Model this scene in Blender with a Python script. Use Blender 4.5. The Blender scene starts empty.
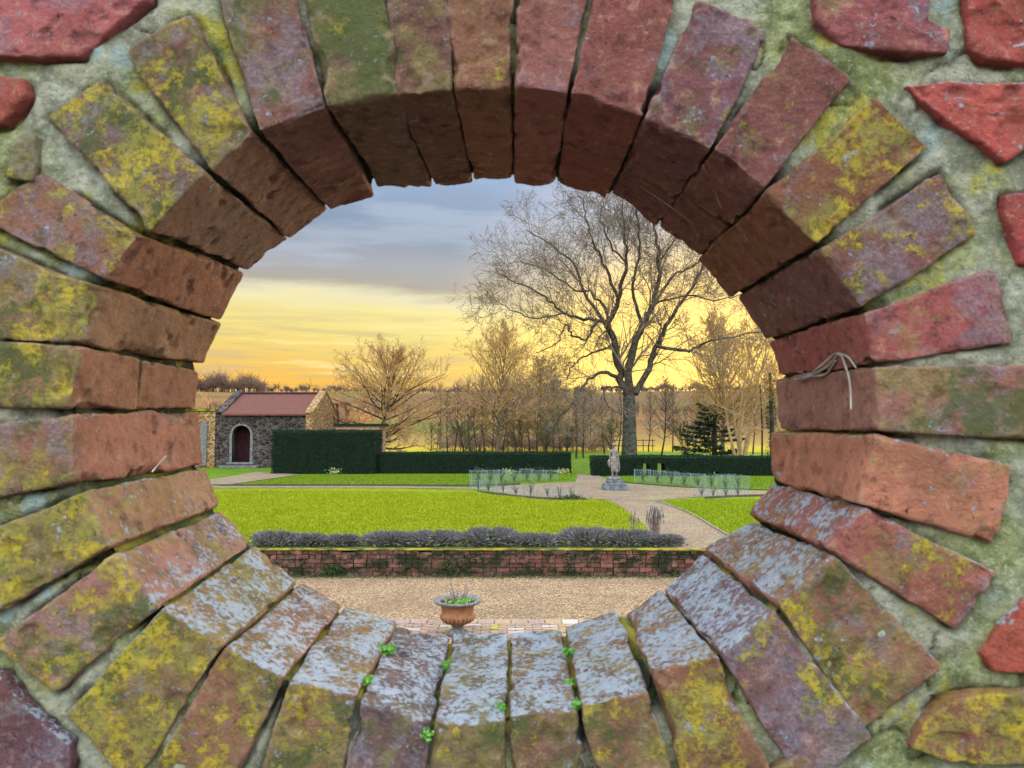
import bpy, math, random
import numpy as np
from mathutils import Vector
PI = math.pi
rng = np.random.default_rng(7)
random.seed(7)
scene = bpy.context.scene
COL = scene.collection

# ------------------------------------------------------------------ camera geometry
F = 740.0
CAM = np.array([0.0, 0.0, 2.6])
TH = math.atan(41.0 / F)
FW = np.array([0, math.cos(TH), math.sin(TH)])
UP = np.array([0, -math.sin(TH), math.cos(TH)])
XR = np.array([1.0, 0, 0])
def ray(px, py):
    return XR * ((px - 512) / F) + UP * ((384 - py) / F) + FW
def gp(px, py, z=0.43):                      # point of the level z seen at a pixel
    d = ray(px, py); return CAM + d * ((z - CAM[2]) / d[2])
def dp(px, py, Y):                           # point at distance Y
    d = ray(px, py); return CAM + d * (Y / d[1])
WA = math.atan(34 / F)                       # yaw of the wall
WN = np.array([math.sin(WA), math.cos(WA), 0]); WR = np.array([math.cos(WA), -math.sin(WA), 0]); WZ = np.array([0, 0, 1.0])
WD, WT = 0.90, 0.316
def wl(u, v, w):                             # wall coordinates -> world (w = depth into the wall)
    u = np.asarray(u, float); v = np.asarray(v, float); w = np.asarray(w, float)
    return CAM + u[..., None] * WR + v[..., None] * WZ + (w + WD)[..., None] * WN
def wuv(px, py, w):
    d = ray(px, py); t = (WD + w) / d.dot(WN); p = d * t
    return np.array([p.dot(WR), p[2]])

# ------------------------------------------------------------------ numpy noise
def _h(i, j, k, seed):
    with np.errstate(over='ignore'):
        n = (i.astype(np.uint32) * np.uint32(374761393) + j.astype(np.uint32) * np.uint32(668265263) + k.astype(np.uint32) * np.uint32(2147483647) + np.uint32(seed * 974711 & 0xffffffff))
        n = (n ^ (n >> np.uint32(13))) * np.uint32(1274126177)
        n = n ^ (n >> np.uint32(16))
        n = n * np.uint32(2246822519); n = n ^ (n >> np.uint32(15))
    return n.astype(np.float64) / 4294967295.0
def vnoise(p, seed=0):
    p = p + 1000.0
    f = np.floor(p).astype(np.int64); t = p - f; t = t * t * (3 - 2 * t)
    r = 0
    for a in (0, 1):
        for b in (0, 1):
            for c in (0, 1):
                w = (t[:, 0] if a else 1 - t[:, 0]) * (t[:, 1] if b else 1 - t[:, 1]) * (t[:, 2] if c else 1 - t[:, 2])
                r = r + w * _h(f[:, 0] + a, f[:, 1] + b, f[:, 2] + c, seed)
    return r * 2 - 1
def fbm(p, sc, oct=3, seed=0):
    r = 0; a = 1; s = 0
    for o in range(oct):
        r = r + a * vnoise(p * sc * 2 ** o + 17.3 * o, seed + o); s += a; a *= .5
    return r / s

# ------------------------------------------------------------------ object helpers
def tag(o, label=None, cat=None, group=None, kind=None):
    if label: o['label'] = label
    if cat: o['category'] = cat
    if group: o['group'] = group
    if kind: o['kind'] = kind
    return o
def mesh_obj(name, verts, faces, mat=None, parent=None, smooth=True):
    me = bpy.data.meshes.new(name)
    verts = np.asarray(verts, np.float32)
    if isinstance(faces, np.ndarray):
        n, k = faces.shape
        me.vertices.add(len(verts)); me.vertices.foreach_set('co', verts.ravel())
        me.loops.add(n * k); me.loops.foreach_set('vertex_index', faces.astype(np.int32).ravel())
        me.polygons.add(n); me.polygons.foreach_set('loop_start', np.arange(0, n * k, k, dtype=np.int32))
        me.polygons.foreach_set('loop_total', np.full(n, k, np.int32))
        me.update(calc_edges=True); me.validate()
    else:
        me.from_pydata([tuple(map(float, v)) for v in verts], [], [tuple(f) for f in faces]); me.update()
    me.polygons.foreach_set('use_smooth', np.full(len(me.polygons), smooth))
    if mat: me.materials.append(mat)
    o = bpy.data.objects.new(name, me); COL.objects.link(o)
    if parent: o.parent = parent
    return o
def empty(name, loc, label=None, cat=None, group=None, rz=0):
    o = bpy.data.objects.new(name, None); COL.objects.link(o)
    o.location = [float(c) for c in loc]; o.rotation_euler = (0, 0, rz); o.empty_display_size = .1
    return tag(o, label, cat, group)
def copy_tree(o, parent=None):
    c = o.copy(); COL.objects.link(c)
    if parent: c.parent = parent
    for ch in list(o.children): copy_tree(ch, c)
    return c
class MB:
    def __init__(s): s.v = []; s.f = []; s.c = []
    def add(s, vs, fs, col=None):
        b = len(s.v); s.v += [tuple(map(float, v)) for v in vs]; s.f += [tuple(i + b for i in f) for f in fs]
        s.c += [col] * len(fs)
    def box(s, c, h, col=None, R=None, j=0):
        vs = []
        for x in (-1, 1):
            for y in (-1, 1):
                for z in (-1, 1):
                    p = np.array([x * h[0], y * h[1], z * h[2]], float)
                    if j: p += (rng.random(3) - .5) * j
                    if R is not None: p = R @ p
                    vs.append(p + np.array(c, float))
        s.add(vs, [(0, 1, 3, 2), (4, 6, 7, 5), (0, 4, 5, 1), (2, 3, 7, 6), (0, 2, 6, 4), (1, 5, 7, 3)], col)
    def tube(s, pts, rad, k=6, cap=True, col=None):
        pts = [np.array(p, float) for p in pts]; vs = []; fs = []
        n = len(pts)
        for i, p in enumerate(pts):
            d = pts[min(i + 1, n - 1)] - pts[max(i - 1, 0)]; d /= (np.linalg.norm(d) + 1e-9)
            if i == 0:
                a = np.cross(d, [0.31, 0.17, 0.93])
                if np.linalg.norm(a) < .1: a = np.cross(d, [1, 0, 0])
            else: a = a - d * a.dot(d)
            a /= (np.linalg.norm(a) + 1e-9); b = np.cross(d, a)
            r = rad[i] if hasattr(rad, '__len__') else rad
            for q in range(k):
                t = 2 * PI * q / k; vs.append(p + (a * math.cos(t) + b * math.sin(t)) * r)
        for i in range(n - 1):
            for q in range(k):
                fs.append((i * k + q, i * k + (q + 1) % k, (i + 1) * k + (q + 1) % k, (i + 1) * k + q))
        if cap: fs.append(tuple(range(k))[::-1]); fs.append(tuple(range((n - 1) * k, n * k)))
        s.add(vs, fs, col)
    def lathe(s, prof, c=(0, 0, 0), k=32, sx=1, sy=1, wob=0):
        vs = []; fs = []
        for (r, z) in prof:
            for q in range(k):
                t = 2 * PI * q / k; rr = r * (1 + wob * math.sin(3 * t + z * 9))
                vs.append((c[0] + rr * sx * math.cos(t), c[1] + rr * sy * math.sin(t), c[2] + z))
        for i in range(len(prof) - 1):
            for q in range(k): fs.append((i * k + q, i * k + (q + 1) % k, (i + 1) * k + (q + 1) % k, (i + 1) * k + q))
        fs.append(tuple(range(k))[::-1]); fs.append(tuple(range((len(prof) - 1) * k, len(prof) * k)))
        s.add(vs, fs)
    def build(s, name, mat, parent=None, smooth=False, colors=False):
        o = mesh_obj(name, s.v, s.f, mat, parent, smooth)
        if colors:
            ca = o.data.color_attributes.new('tint', 'FLOAT_COLOR', 'CORNER')
            arr = []
            for f, c in zip(s.f, s.c): arr += list(c) * len(f)
            ca.data.foreach_set('color', arr)
        return o

# ------------------------------------------------------------------ node helpers
class NT:
    def __init__(s, tree): s.t = tree; s.n = tree.nodes; s.l = tree.links
    def put(s, sock, v):
        if isinstance(v, bpy.types.NodeSocket): s.l.new(v, sock)
        elif v is not None:
            if hasattr(sock, 'default_value'):
                dv = sock.default_value
                if hasattr(dv, '__len__') and len(dv) == 4 and hasattr(v, '__len__') and len(v) == 3: v = (*v, 1)
                sock.default_value = v
    def node(s, typ, **ins):
        n = s.n.new(typ); return n
    def math(s, op, a, b=None, clamp=False):
        n = s.n.new('ShaderNodeMath'); n.operation = op; n.use_clamp = clamp
        s.put(n.inputs[0], a)
        if b is not None: s.put(n.inputs[1], b)
        return n.outputs[0]
    def vmath(s, op, a, b=None):
        n = s.n.new('ShaderNodeVectorMath'); n.operation = op; s.put(n.inputs[0], a)
        if b is not None: s.put(n.inputs[1], b)
        return n.outputs['Value'] if op == 'DOT_PRODUCT' else n.outputs[0]
    def noise(s, vec, scale, detail=4, rough=.55, dist=0, out=0):
        n = s.n.new('ShaderNodeTexNoise'); s.put(n.inputs['Vector'], vec); n.inputs['Scale'].default_value = scale
        n.inputs['Detail'].default_value = detail; n.inputs['Roughness'].default_value = rough; n.inputs['Distortion'].default_value = dist
        return n.outputs[out]
    def voro(s, vec, scale, feat='F1', out='Distance', rand=1):
        n = s.n.new('ShaderNodeTexVoronoi'); n.feature = feat; s.put(n.inputs['Vector'], vec); n.inputs['Scale'].default_value = scale
        n.inputs['Randomness'].default_value = rand
        return n.outputs[out]
    def ramp(s, fac, stops, interp='LINEAR'):
        n = s.n.new('ShaderNodeValToRGB'); cr = n.color_ramp; cr.interpolation = interp
        while len(cr.elements) < len(stops): cr.elements.new(.5)
        for e, (p, c) in zip(cr.elements, stops):
            e.position = p; e.color = (*c, 1) if len(c) == 3 else c
        s.put(n.inputs[0], fac); return n.outputs[0]
    def step(s, fac, a, b, ty='SMOOTHSTEP'):
        n = s.n.new('ShaderNodeMapRange'); n.interpolation_type = ty; s.put(n.inputs[0], fac)
        n.inputs[1].default_value = a; n.inputs[2].default_value = b; return n.outputs[0]
    def mix(s, f, a, b, mode='MIX'):
        n = s.n.new('ShaderNodeMix'); n.data_type = 'RGBA'; n.blend_type = mode; n.clamp_factor = True
        s.put(n.inputs[0], f); s.put(n.inputs[6], a); s.put(n.inputs[7], b); return n.outputs[2]
    def scale(s, vec, xyz):
        return s.vmath('MULTIPLY', vec, xyz)
def new_mat(name):
    m = bpy.data.materials.new(name); m.use_nodes = True; t = NT(m.node_tree); t.n.clear()
    out = t.n.new('ShaderNodeOutputMaterial'); b = t.n.new('ShaderNodeBsdfPrincipled'); t.l.new(b.outputs[0], out.inputs[0])
    b.inputs['Roughness'].default_value = .9; b.inputs['Specular IOR Level'].default_value = .25
    tc = t.n.new('ShaderNodeTexCoord')
    return m, t, b, tc.outputs['Object'], out  # topmost stops, out of view, brightened to light garden and wall
def bump(t, b, h, dist, strength=1.0):
    n = t.n.new('ShaderNodeBump'); n.inputs['Distance'].default_value = dist; n.inputs['Strength'].default_value = strength
    t.put(n.inputs['Height'], h); t.l.new(n.outputs[0], b.inputs['Normal'])
def simple_mat(name, c1, c2, scale=5, rough=.9, bd=0, bs=40, spec=.2):
    m, t, b, v, _ = new_mat(name)
    n = t.noise(v, scale, 5, .6)
    t.put(b.inputs['Base Color'], t.mix(t.step(n, .35, .65), c1, c2))
    b.inputs['Roughness'].default_value = rough; b.inputs['Specular IOR Level'].default_value = spec
    if bd: bump(t, b, t.noise(v, bs, 5, .6), bd)
    return m
def attr(t, name, typ='OBJECT', out='Fac'):
    n = t.n.new('ShaderNodeAttribute'); n.attribute_type = typ; n.attribute_name = name; return n.outputs[out]

# ---- old brick with lichens: tint from the object, amounts of each growth from the object
def brick_material():
    m, t, b, v, _ = new_mat('old_brick')
    tint = t.n.new('ShaderNodeObjectInfo').outputs['Color']
    geo = t.n.new('ShaderNodeNewGeometry'); nrm = geo.outputs['Normal']
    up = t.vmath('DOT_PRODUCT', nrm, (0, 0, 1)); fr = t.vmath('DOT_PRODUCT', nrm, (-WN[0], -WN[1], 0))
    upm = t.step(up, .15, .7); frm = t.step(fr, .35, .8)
    n1 = t.noise(v, 10, 6, .6); n2 = t.noise(v, 42, 9, .74); n3 = t.noise(v, 170, 5, .75)
    dark = t.mix(.55, tint, (.035, .015, .014)); lite = t.mix(.5, tint, (.74, .48, .32))
    base = t.mix(t.step(n1, .36, .66), tint, t.mix(.5, tint, (.20, .09, .045)))
    base = t.mix(t.math('MULTIPLY', t.step(n2, .51, .62), .88), base, dark)
    base = t.mix(t.math('MULTIPLY', t.step(n2, .45, .33), t.math('ADD', t.math('MULTIPLY', frm, .35), .45)), base, lite)  # paler on front faces, so the soffit's shade sits in the colour
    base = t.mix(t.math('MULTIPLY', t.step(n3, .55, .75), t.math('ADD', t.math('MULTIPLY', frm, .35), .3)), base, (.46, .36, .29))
    # olive film on the weathered faces
    ol = t.noise(t.vmath('ADD', v, (6, 1, 5)), 15, 8, .7)
    olm = t.step(t.math('ADD', ol, t.math('MULTIPLY', t.math('SUBTRACT', attr(t, 'algae'), .5), .3)), .47, .60)
    base = t.mix(t.math('MULTIPLY', t.math('MULTIPLY', olm, t.math('MAXIMUM', frm, t.math('MULTIPLY', upm, .5))), .58), base, t.mix(t.step(n2, .35, .65), (.34, .33, .10), (.15, .13, .035)))
    # grey-violet bloom on the weathered faces
    bl = t.noise(t.vmath('ADD', v, (5, 9, 2)), 19, 9, .74)
    blm = t.math('MULTIPLY', t.step(t.math('ADD', bl, t.math('MULTIPLY', t.math('SUBTRACT', attr(t, 'bloom'), .5), .20)), .53, .62), frm)
    base = t.mix(t.math('MULTIPLY', blm, .45), base, t.mix(t.step(n3, .35, .65), (.17, .15, .20), (.38, .36, .42)))
    # green algae
    ga = t.noise(t.vmath('ADD', v, (1, 4, 8)), 11, 8, .68)
    gm = t.math('MULTIPLY', t.step(t.math('ADD', ga, t.math('MULTIPLY', t.math('SUBTRACT', attr(t, 'algae'), .5), .35)), .54, .63), t.math('MAXIMUM', frm, t.math('MULTIPLY', upm, .5)))
    base = t.mix(t.math('MULTIPLY', gm, .8), base, t.mix(n2, (.03, .065, .018), (.14, .18, .05)))
    # yellow lichen
    ya = t.noise(t.vmath('ADD', v, (8, 2, 3)), 15, 10, .78)
    ym = t.step(t.math('ADD', ya, t.math('MULTIPLY', t.math('SUBTRACT', attr(t, 'lichen'), .5), .40)), .545, .60)
    ym = t.math('MULTIPLY', ym, t.math('MAXIMUM', frm, t.math('MULTIPLY', upm, .45)))
    yb = t.step(t.noise(v, 95, 6, .8), .38, .54)
    ycol = t.mix(t.step(t.noise(v, 30, 4), .4, .6), (.38, .37, .07), (.68, .55, .03))
    base = t.mix(t.math('MULTIPLY', t.math('MULTIPLY', ym, yb), .76), base, ycol)
    # pale blue-grey crust lichen: coarse colonies broken into fine grains
    pa = t.noise(t.vmath('ADD', v, (2, 2, 9)), 22, 5, .6); pf = t.noise(t.vmath('ADD', v, (4, 7, 9)), 125, 7, .72)
    amt = t.math('MULTIPLY', attr(t, 'pale'), t.math('MAXIMUM', upm, t.math('MULTIPLY', frm, .10)))
    sm = t.math('ADD', t.math('ADD', t.math('MULTIPLY', pa, .38), t.math('MULTIPLY', pf, .62)), t.math('MULTIPLY', t.math('SUBTRACT', amt, .5), .13))
    pam = t.math('MULTIPLY', t.step(sm, .518, .585), .85)
    pcol = t.mix(t.noise(v, 16, 5), (.28, .39, .50), (.50, .64, .80)); base = t.mix(pam, base, t.mix(t.step(n3, .4, .6), pcol, t.mix(.4, pcol, (.7, .72, .74))))
    # worn, paler arrises
    pt = t.step(geo.outputs['Pointiness'], .505, .545)
    base = t.mix(t.math('MULTIPLY', pt, t.math('ADD', t.math('MULTIPLY', t.step(n2, .6, .42), .35), .1)), base, (.50, .36, .26))
    # dark pits
    pit = t.step(t.noise(t.vmath('ADD', v, (7, 7, 1)), 105, 6, .75), .375, .31)
    base = t.mix(t.math('MULTIPLY', pit, .85), base, (.022, .018, .018))
    t.put(b.inputs['Base Color'], base)
    h = t.math('ADD', t.math('MULTIPLY', t.noise(v, 62, 10, .76), 1.0), t.math('MULTIPLY', n3, .45))
    h = t.math('ADD', h, t.math('MULTIPLY', pam, .22)); h = t.math('SUBTRACT', h, t.math('MULTIPLY', pit, .6))
    h = t.math('ADD', h, t.math('MULTIPLY', t.math('MULTIPLY', ym, yb), .15))
    bump(t, b, h, .016)
    b.inputs['Roughness'].default_value = .88
    return m
def mortar_material():
    m, t, b, v, _ = new_mat('lime_mortar')
    n1 = t.noise(v, 7, 6, .6); n2 = t.noise(v, 26, 8, .66); n3 = t.noise(t.vmath('ADD', v, (4, 1, 1)), 10, 6, .65)
    c = t.mix(t.step(n2, .35, .65), (.22, .24, .16), (.48, .50, .38))
    c = t.mix(t.step(n1, .45, .6), c, t.mix(t.step(n2, .35, .65), (.14, .18, .06), (.36, .40, .18)))
    c = t.mix(t.math('MULTIPLY', t.step(n3, .56, .64), t.step(n2, .4, .55)), c, (.42, .40, .05))
    c = t.mix(t.step(t.noise(t.vmath('ADD', v, (9, 3, 3)), 9, 5, .6), .58, .66), c, (.34, .46, .42))
    c = t.mix(t.math('MULTIPLY', t.step(t.noise(v, 90, 4, .7), .37, .31), .7), c, (.05, .055, .03))
    dk = attr(t, 'joint', 'GEOMETRY'); n5 = t.noise(v, 130, 6, .75)
    c = t.mix(t.math('MULTIPLY', t.step(n5, .52, .66), .55), c, (.62, .62, .50)); c = t.mix(t.math('MULTIPLY', t.step(n5, .46, .34), .6), c, (.10, .12, .05))
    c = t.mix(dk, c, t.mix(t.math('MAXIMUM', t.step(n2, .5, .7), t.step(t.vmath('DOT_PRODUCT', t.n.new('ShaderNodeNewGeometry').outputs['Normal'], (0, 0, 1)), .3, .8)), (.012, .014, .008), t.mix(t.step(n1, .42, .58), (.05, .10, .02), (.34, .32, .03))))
    t.put(b.inputs['Base Color'], c)
    bump(t, b, t.math('ADD', t.noise(v, 60, 9, .75), t.math('MULTIPLY', t.noise(v, 300, 3, .7), .3)), .014)
    return m
M_BRICK = brick_material(); M_MORTAR = mortar_material()

# ================================================================== THE PIERCED WALL
wall = empty('brick_wall', wl(0, -2.6, 0), 'old lichen covered brick wall pierced by a large oval window of radiating bricks', 'wall')
W0 = np.array(wall.location)
# name: front inner A,B ; front outer A2,B2 ; back inner A',B' ; tint ; lichen algae bloom pale ; split
V = [
 ((398,97),(449,90),(388,-40),(446,-40),(434,186),(471,181),(.27,.14,.11),.45,.5,.3,.2,0),
 ((454,91),(508,88),(452,-40),(511,-40),(475,181),(512,183),(.42,.20,.12),.5,.2,.2,.2,0),
 ((517,89),(566,97),(522,-40),(590,-40),(515,182),(553,183),(.48,.19,.16),.2,.15,.5,.2,0),
 ((572,97),(640,118),(606,-40),(684,-40),(557,186),(604,201),(.42,.13,.12),.3,.2,.3,.2,.45),
 ((644,122),(710,148),(699,0),(767,24),(612,196),(655,227),(.30,.11,.13),.45,.25,.8,.2,.55),
 ((715,150),(763,189),(795,38),(848,76),(657,229),(698,258),(.33,.12,.11),.4,.3,.3,.2,.5),
 ((767,194),(813,243),(878,100),(926,144),(700,260),(732,295),(.36,.14,.08),.72,.4,.3,.3,0),
 ((822,250),(862,306),(946,174),(978,229),(737,298),(764,339),(.30,.13,.12),.66,.4,.8,.5,0),
 ((866,314),(873,362),(998,273),(1012,336),(769,344),(779,374),(.36,.10,.09),.5,.2,.7,.3,0),
 ((873,369),(878,428),(1045,370),(1050,436),(775,379),(778,428),(.36,.17,.13),.4,.72,.7,.3,0),
 ((875,438),(858,500),(1012,470),(996,540),(767,432),(766,478),(.55,.22,.13),.5,.3,.3,.52,0),
 ((862,507),(829,548),(991,578),(962,628),(768,483),(748,512),(.38,.13,.10),.6,.35,.5,.9,0),
 ((831,556),(782,604),(938,670),(866,733),(753,523),(705,548),(.32,.15,.10),.6,.55,.6,.95,0),
 ((775,612),(720,652),(868,742),(812,790),(701,555),(664,589),(.22,.13,.15),.5,.4,1.0,1.0,0),
 ((713,655),(652,672),(775,795),(695,800),(659,588),(628,612),(.28,.14,.08),.62,.5,.3,1.0,0),
 ((644,690),(584,703),(678,800),(604,800),(616,610),(567,627),(.26,.15,.09),.66,.6,.2,1.0,0),
 ((575,710),(513,714),(588,800),(517,800),(560,629),(512,632),(.22,.13,.09),.58,.6,.2,1.0,0),
 ((502,718),(438,721),(502,800),(432,800),(507,632),(455,635),(.20,.15,.09),.6,.6,.2,1.0,0),
 ((428,725),(364,700),(422,800),(347,800),(449,636),(397,624),(.13,.10,.11),.3,.4,.6,.9,0),
 ((356,693),(291,680),(332,800),(257,800),(396,620),(345,607),(.28,.16,.09),.58,.6,.2,.95,0),
 ((284,675),(227,649),(222,795),(143,790),(341,604),(302,584),(.30,.15,.09),.6,.55,.2,.9,0),
 ((221,644),(165,610),(128,785),(68,718),(298,580),(259,545),(.30,.18,.10),.74,.7,.4,.9,0),
 ((158,604),(117,556),(50,692),(-2,645),(256,540),(223,510),(.45,.22,.18),.62,.6,.7,.6,.5),
 ((109,545),(88,492),(-40,632),(-40,548),(220,504),(206,468),(.38,.21,.15),.84,.7,.3,.62,0),
 ((83,481),(75,416),(-45,500),(-45,434),(203,463),(199,413),(.38,.17,.12),.66,.6,.8,.4,0),
 ((72,407),(84,350),(-45,402),(-45,342),(201,408),(203,372),(.33,.16,.10),.74,.7,.3,.4,.45),
 ((87,342),(95,289),(-45,334),(-45,238),(202,362),(219,324),(.30,.18,.11),.74,.5,.6,.3,0),
 ((108,280),(138,238),(-25,214),(38,175),(220,319),(245,275),(.46,.22,.15),.62,.3,.7,.3,0),
 ((152,230),(204,174),(48,112),(98,80),(248,269),(286,240),(.30,.19,.16),.78,.5,.6,.3,0),
 ((214,170),(251,136),(128,50),(188,14),(291,238),(327,211),(.32,.17,.14),.66,.6,.7,.3,0),
 ((262,132),(324,108),(213,-40),(281,-40),(331,211),(373,197),(.38,.18,.16),.5,.45,.8,.3,0),
 ((331,107),(395,96),(301,-40),(377,-40),(378,185),(431,186),(.28,.18,.13),.45,.85,.4,.2,0),
]
def axis(L, r, h):
    n = max(3, int((L - 2.6 * r) / h)); e = np.linspace(0, 1.3 * r, 5)[:-1]
    return np.concatenate([e, np.linspace(1.3 * r, L - 1.3 * r, n), (L - e)[::-1]])
def rough_disp(P, seed, amp=1.0):
    d = .0030 * fbm(P, 14, 2, seed) + .0017 * fbm(P, 48, 3, seed + 5) + .0007 * fbm(P, 210, 2, seed + 9)
    c = vnoise(P * 30, seed + 20) * .6 + vnoise(P * 75, seed + 21) * .4
    d += .0011 * fbm(P, 120, 3, seed + 30)
    d -= .0045 * np.clip((c - .30) / .25, 0, 1)
    return d * amp
def rounded_block(C8, seed, r0=.007, h=.0034):
    C8 = np.asarray(C8)                      # [u][v][w][3]
    L = np.array([np.mean([np.linalg.norm(C8[1, j, k] - C8[0, j, k]) for j in (0, 1) for k in (0, 1)]),
                  np.mean([np.linalg.norm(C8[j, 1, k] - C8[j, 0, k]) for j in (0, 1) for k in (0, 1)]),
                  np.mean([np.linalg.norm(C8[j, k, 1] - C8[j, k, 0]) for j in (0, 1) for k in (0, 1)])])
    ax = [axis(L[0], r0, h), axis(L[1], r0, h), axis(L[2], r0, h)]
    N = [len(a) for a in ax]; keys = []; quads = []
    for d in range(3):
        a, b = [(1, 2), (2, 0), (0, 1)][d]
        for side in (0, N[d] - 1):
            ia, ib = np.meshgrid(np.arange(N[a]), np.arange(N[b]), indexing='ij')
            idx = np.zeros((N[a], N[b], 3), int); idx[..., d] = side; idx[..., a] = ia; idx[..., b] = ib
            k = (idx[..., 0] * 4096 + idx[..., 1]) * 4096 + idx[..., 2]
            q = np.stack([k[:-1, :-1], k[1:, :-1], k[1:, 1:], k[:-1, 1:]], -1).reshape(-1, 4)
            if side == 0: q = q[:, ::-1]
            quads.append(q)
    quads = np.concatenate(quads); uk, inv = np.unique(quads.ravel(), return_inverse=True); quads = inv.reshape(-1, 4)
    I = np.stack([uk // (4096 * 4096), (uk // 4096) % 4096, uk % 4096], -1)
    p = np.stack([ax[d][I[:, d]] for d in range(3)], -1)
    def tri(s):
        u, v, w = s[:, 0:1], s[:, 1:2], s[:, 2:3]; R = 0
        for a in (0, 1):
            for b in (0, 1):
                for c in (0, 1):
                    R = R + (u if a else 1 - u) * (v if b else 1 - v) * (w if c else 1 - w) * C8[a, b, c]
        return R
    W = tri(p / L)
    r = (r0 * (1.0 + .9 * vnoise(W * 33, seed + 3) + 4.5 * np.clip(vnoise(W * 21, seed + 4) - .45, 0, 1) / .4))[:, None]; r = np.clip(r, r0 * .25, .021)
    c = np.clip(p, r, L - r); dv = p - c; nn = np.linalg.norm(dv, axis=1, keepdims=True)
    nl = dv / np.maximum(nn, 1e-9); p2 = np.where(nn > 0, c + nl * np.minimum(r, nn), p)
    W = tri(p2 / L)
    E = [C8[1].mean((0, 1)) - C8[0].mean((0, 1)), C8[:, 1].mean((0, 1)) - C8[:, 0].mean((0, 1)), C8[:, :, 1].mean((0, 1)) - C8[:, :, 0].mean((0, 1))]
    E = np.array([e / np.linalg.norm(e) for e in E]); nw = nl @ E; nw /= np.maximum(np.linalg.norm(nw, axis=1, keepdims=True), 1e-9)
    # edges wander, corners are knocked off
    W = W + nw * rough_disp(W, seed)[:, None]
    W = W + np.stack([vnoise(W * 16 + 40 * a, seed + 60 + a) for a in range(3)], -1) * .0022
    return W, quads
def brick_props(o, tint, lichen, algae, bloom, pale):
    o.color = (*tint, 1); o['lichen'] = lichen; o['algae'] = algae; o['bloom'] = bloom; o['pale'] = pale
inner_f = []; inner_b = []; OUTL = []
for i, (A, B, A2, B2, Ab, Bb, tint, li, al, bl, pa, sp) in enumerate(V):
    fo = float(rng.uniform(-.005, .001)); bo = float(rng.uniform(-.008, .012))
    fA, fB, fA2, fB2 = [wuv(*q, 0.0) for q in (A, B, A2, B2)]
    bA, bB = wuv(*Ab, WT), wuv(*Bb, WT)
    ex = lambda p, q, a: (p + (p - q) / np.linalg.norm(p - q) * a, q + (q - p) / np.linalg.norm(q - p) * a)
    fA, fB = ex(fA, fB, .0030); fA2, fB2 = ex(fA2, fB2, .0065); bA, bB = ex(bA, bB, .0022)
    inner_f += [fA, fB]; inner_b += [bA, bB]
    OUTL.append(np.array([fA, fB, fB2, fA2]))
    bA2 = bA + (fA2 - fA); bB2 = bB + (fB2 - fB)
    def seg(s0, s1, off=0.0):
        C = np.zeros((2, 2, 2, 3))
        for ui, (f2, f1, b2, b1) in enumerate([(fA2, fA, bA2, bA), (fB2, fB, bB2, bB)]):
            for vi, (f_, b_) in enumerate([(f2, b2), (f1, b1)]):
                for wi, s in enumerate((s0, s1)):
                    q = f_ + (b_ - f_) * s
                    if vi == 1: q = q + (f2 - f1) / np.linalg.norm(f2 - f1) * off
                    C[ui, vi, wi] = wl(q[0], q[1], fo + s * (WT + bo - fo)) - W0
        return C
    segs = [(0, 1, 0)] if not sp else [(0, sp - .015, 0), (sp + .015, 1, float(rng.uniform(.001, .006)))]
    for k, (a, b, off) in enumerate(segs):
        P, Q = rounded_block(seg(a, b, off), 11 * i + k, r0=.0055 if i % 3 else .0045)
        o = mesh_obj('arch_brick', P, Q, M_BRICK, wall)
        tn = np.array(tint) * (1 if k == 0 else .85) * (.74 if (i < 8 or i > 26) else 1.12)  # upper arch bricks tinted darker: soffit shade put into the colour
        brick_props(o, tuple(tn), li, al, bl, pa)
# bricks of the wall face round the arch
FB = [
 ([(-70,-50),(158,-50),(150,0),(125,20),(100,42),(82,57),(40,58),(-70,57)], (.52,.15,.15), .1,.1,.5,.6),
 ([(-70,78),(0,77),(24,80),(28,96),(16,112),(4,126),(-70,132)], (.50,.11,.09), .45,.2,.2,.1),
 ([(812,-45),(930,-45),(929,22),(938,26),(951,30),(946,54),(900,54),(868,52),(838,45),(815,22)], (.38,.11,.12), .3,.3,.4,.5),
 ([(967,-45),(1090,-45),(1090,66),(1020,64),(985,60),(968,48)], (.56,.10,.09), .1,.1,.3,.9),
 ([(905,87),(945,82),(990,84),(1090,82),(1090,125),(1024,150),(1003,163),(980,145),(955,130),(930,110)], (.62,.12,.10), .1,.1,.25,.8),
 ([(1003,196),(1090,186),(1090,268),(1018,266),(1012,240),(1004,215)], (.50,.08,.08), .2,.1,.5,.3),
 ([(983,655),(1000,625),(1022,600),(1045,590),(1090,588),(1090,672),(1022,673),(995,671)], (.62,.12,.08), .2,.1,.2,.8),
 ([(912,748),(922,722),(945,702),(980,693),(1090,688),(1090,762),(1000,764),(945,762)], (.36,.15,.10), .80,.5,.1,.3),
 ([(-70,672),(4,676),(20,700),(45,722),(70,744),(72,764),(55,800),(-70,800)], (.17,.08,.10), .3,.2,.8,.8),
 ([(745,800),(772,768),(800,752),(815,762),(812,800)], (.30,.2,.12), .5,.6,.3,.4),
 ([(10,150),(24,138),(38,135),(40,165),(34,182),(6,180)], (.24,.22,.13), .6,.8,.3,.3),
]
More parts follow.
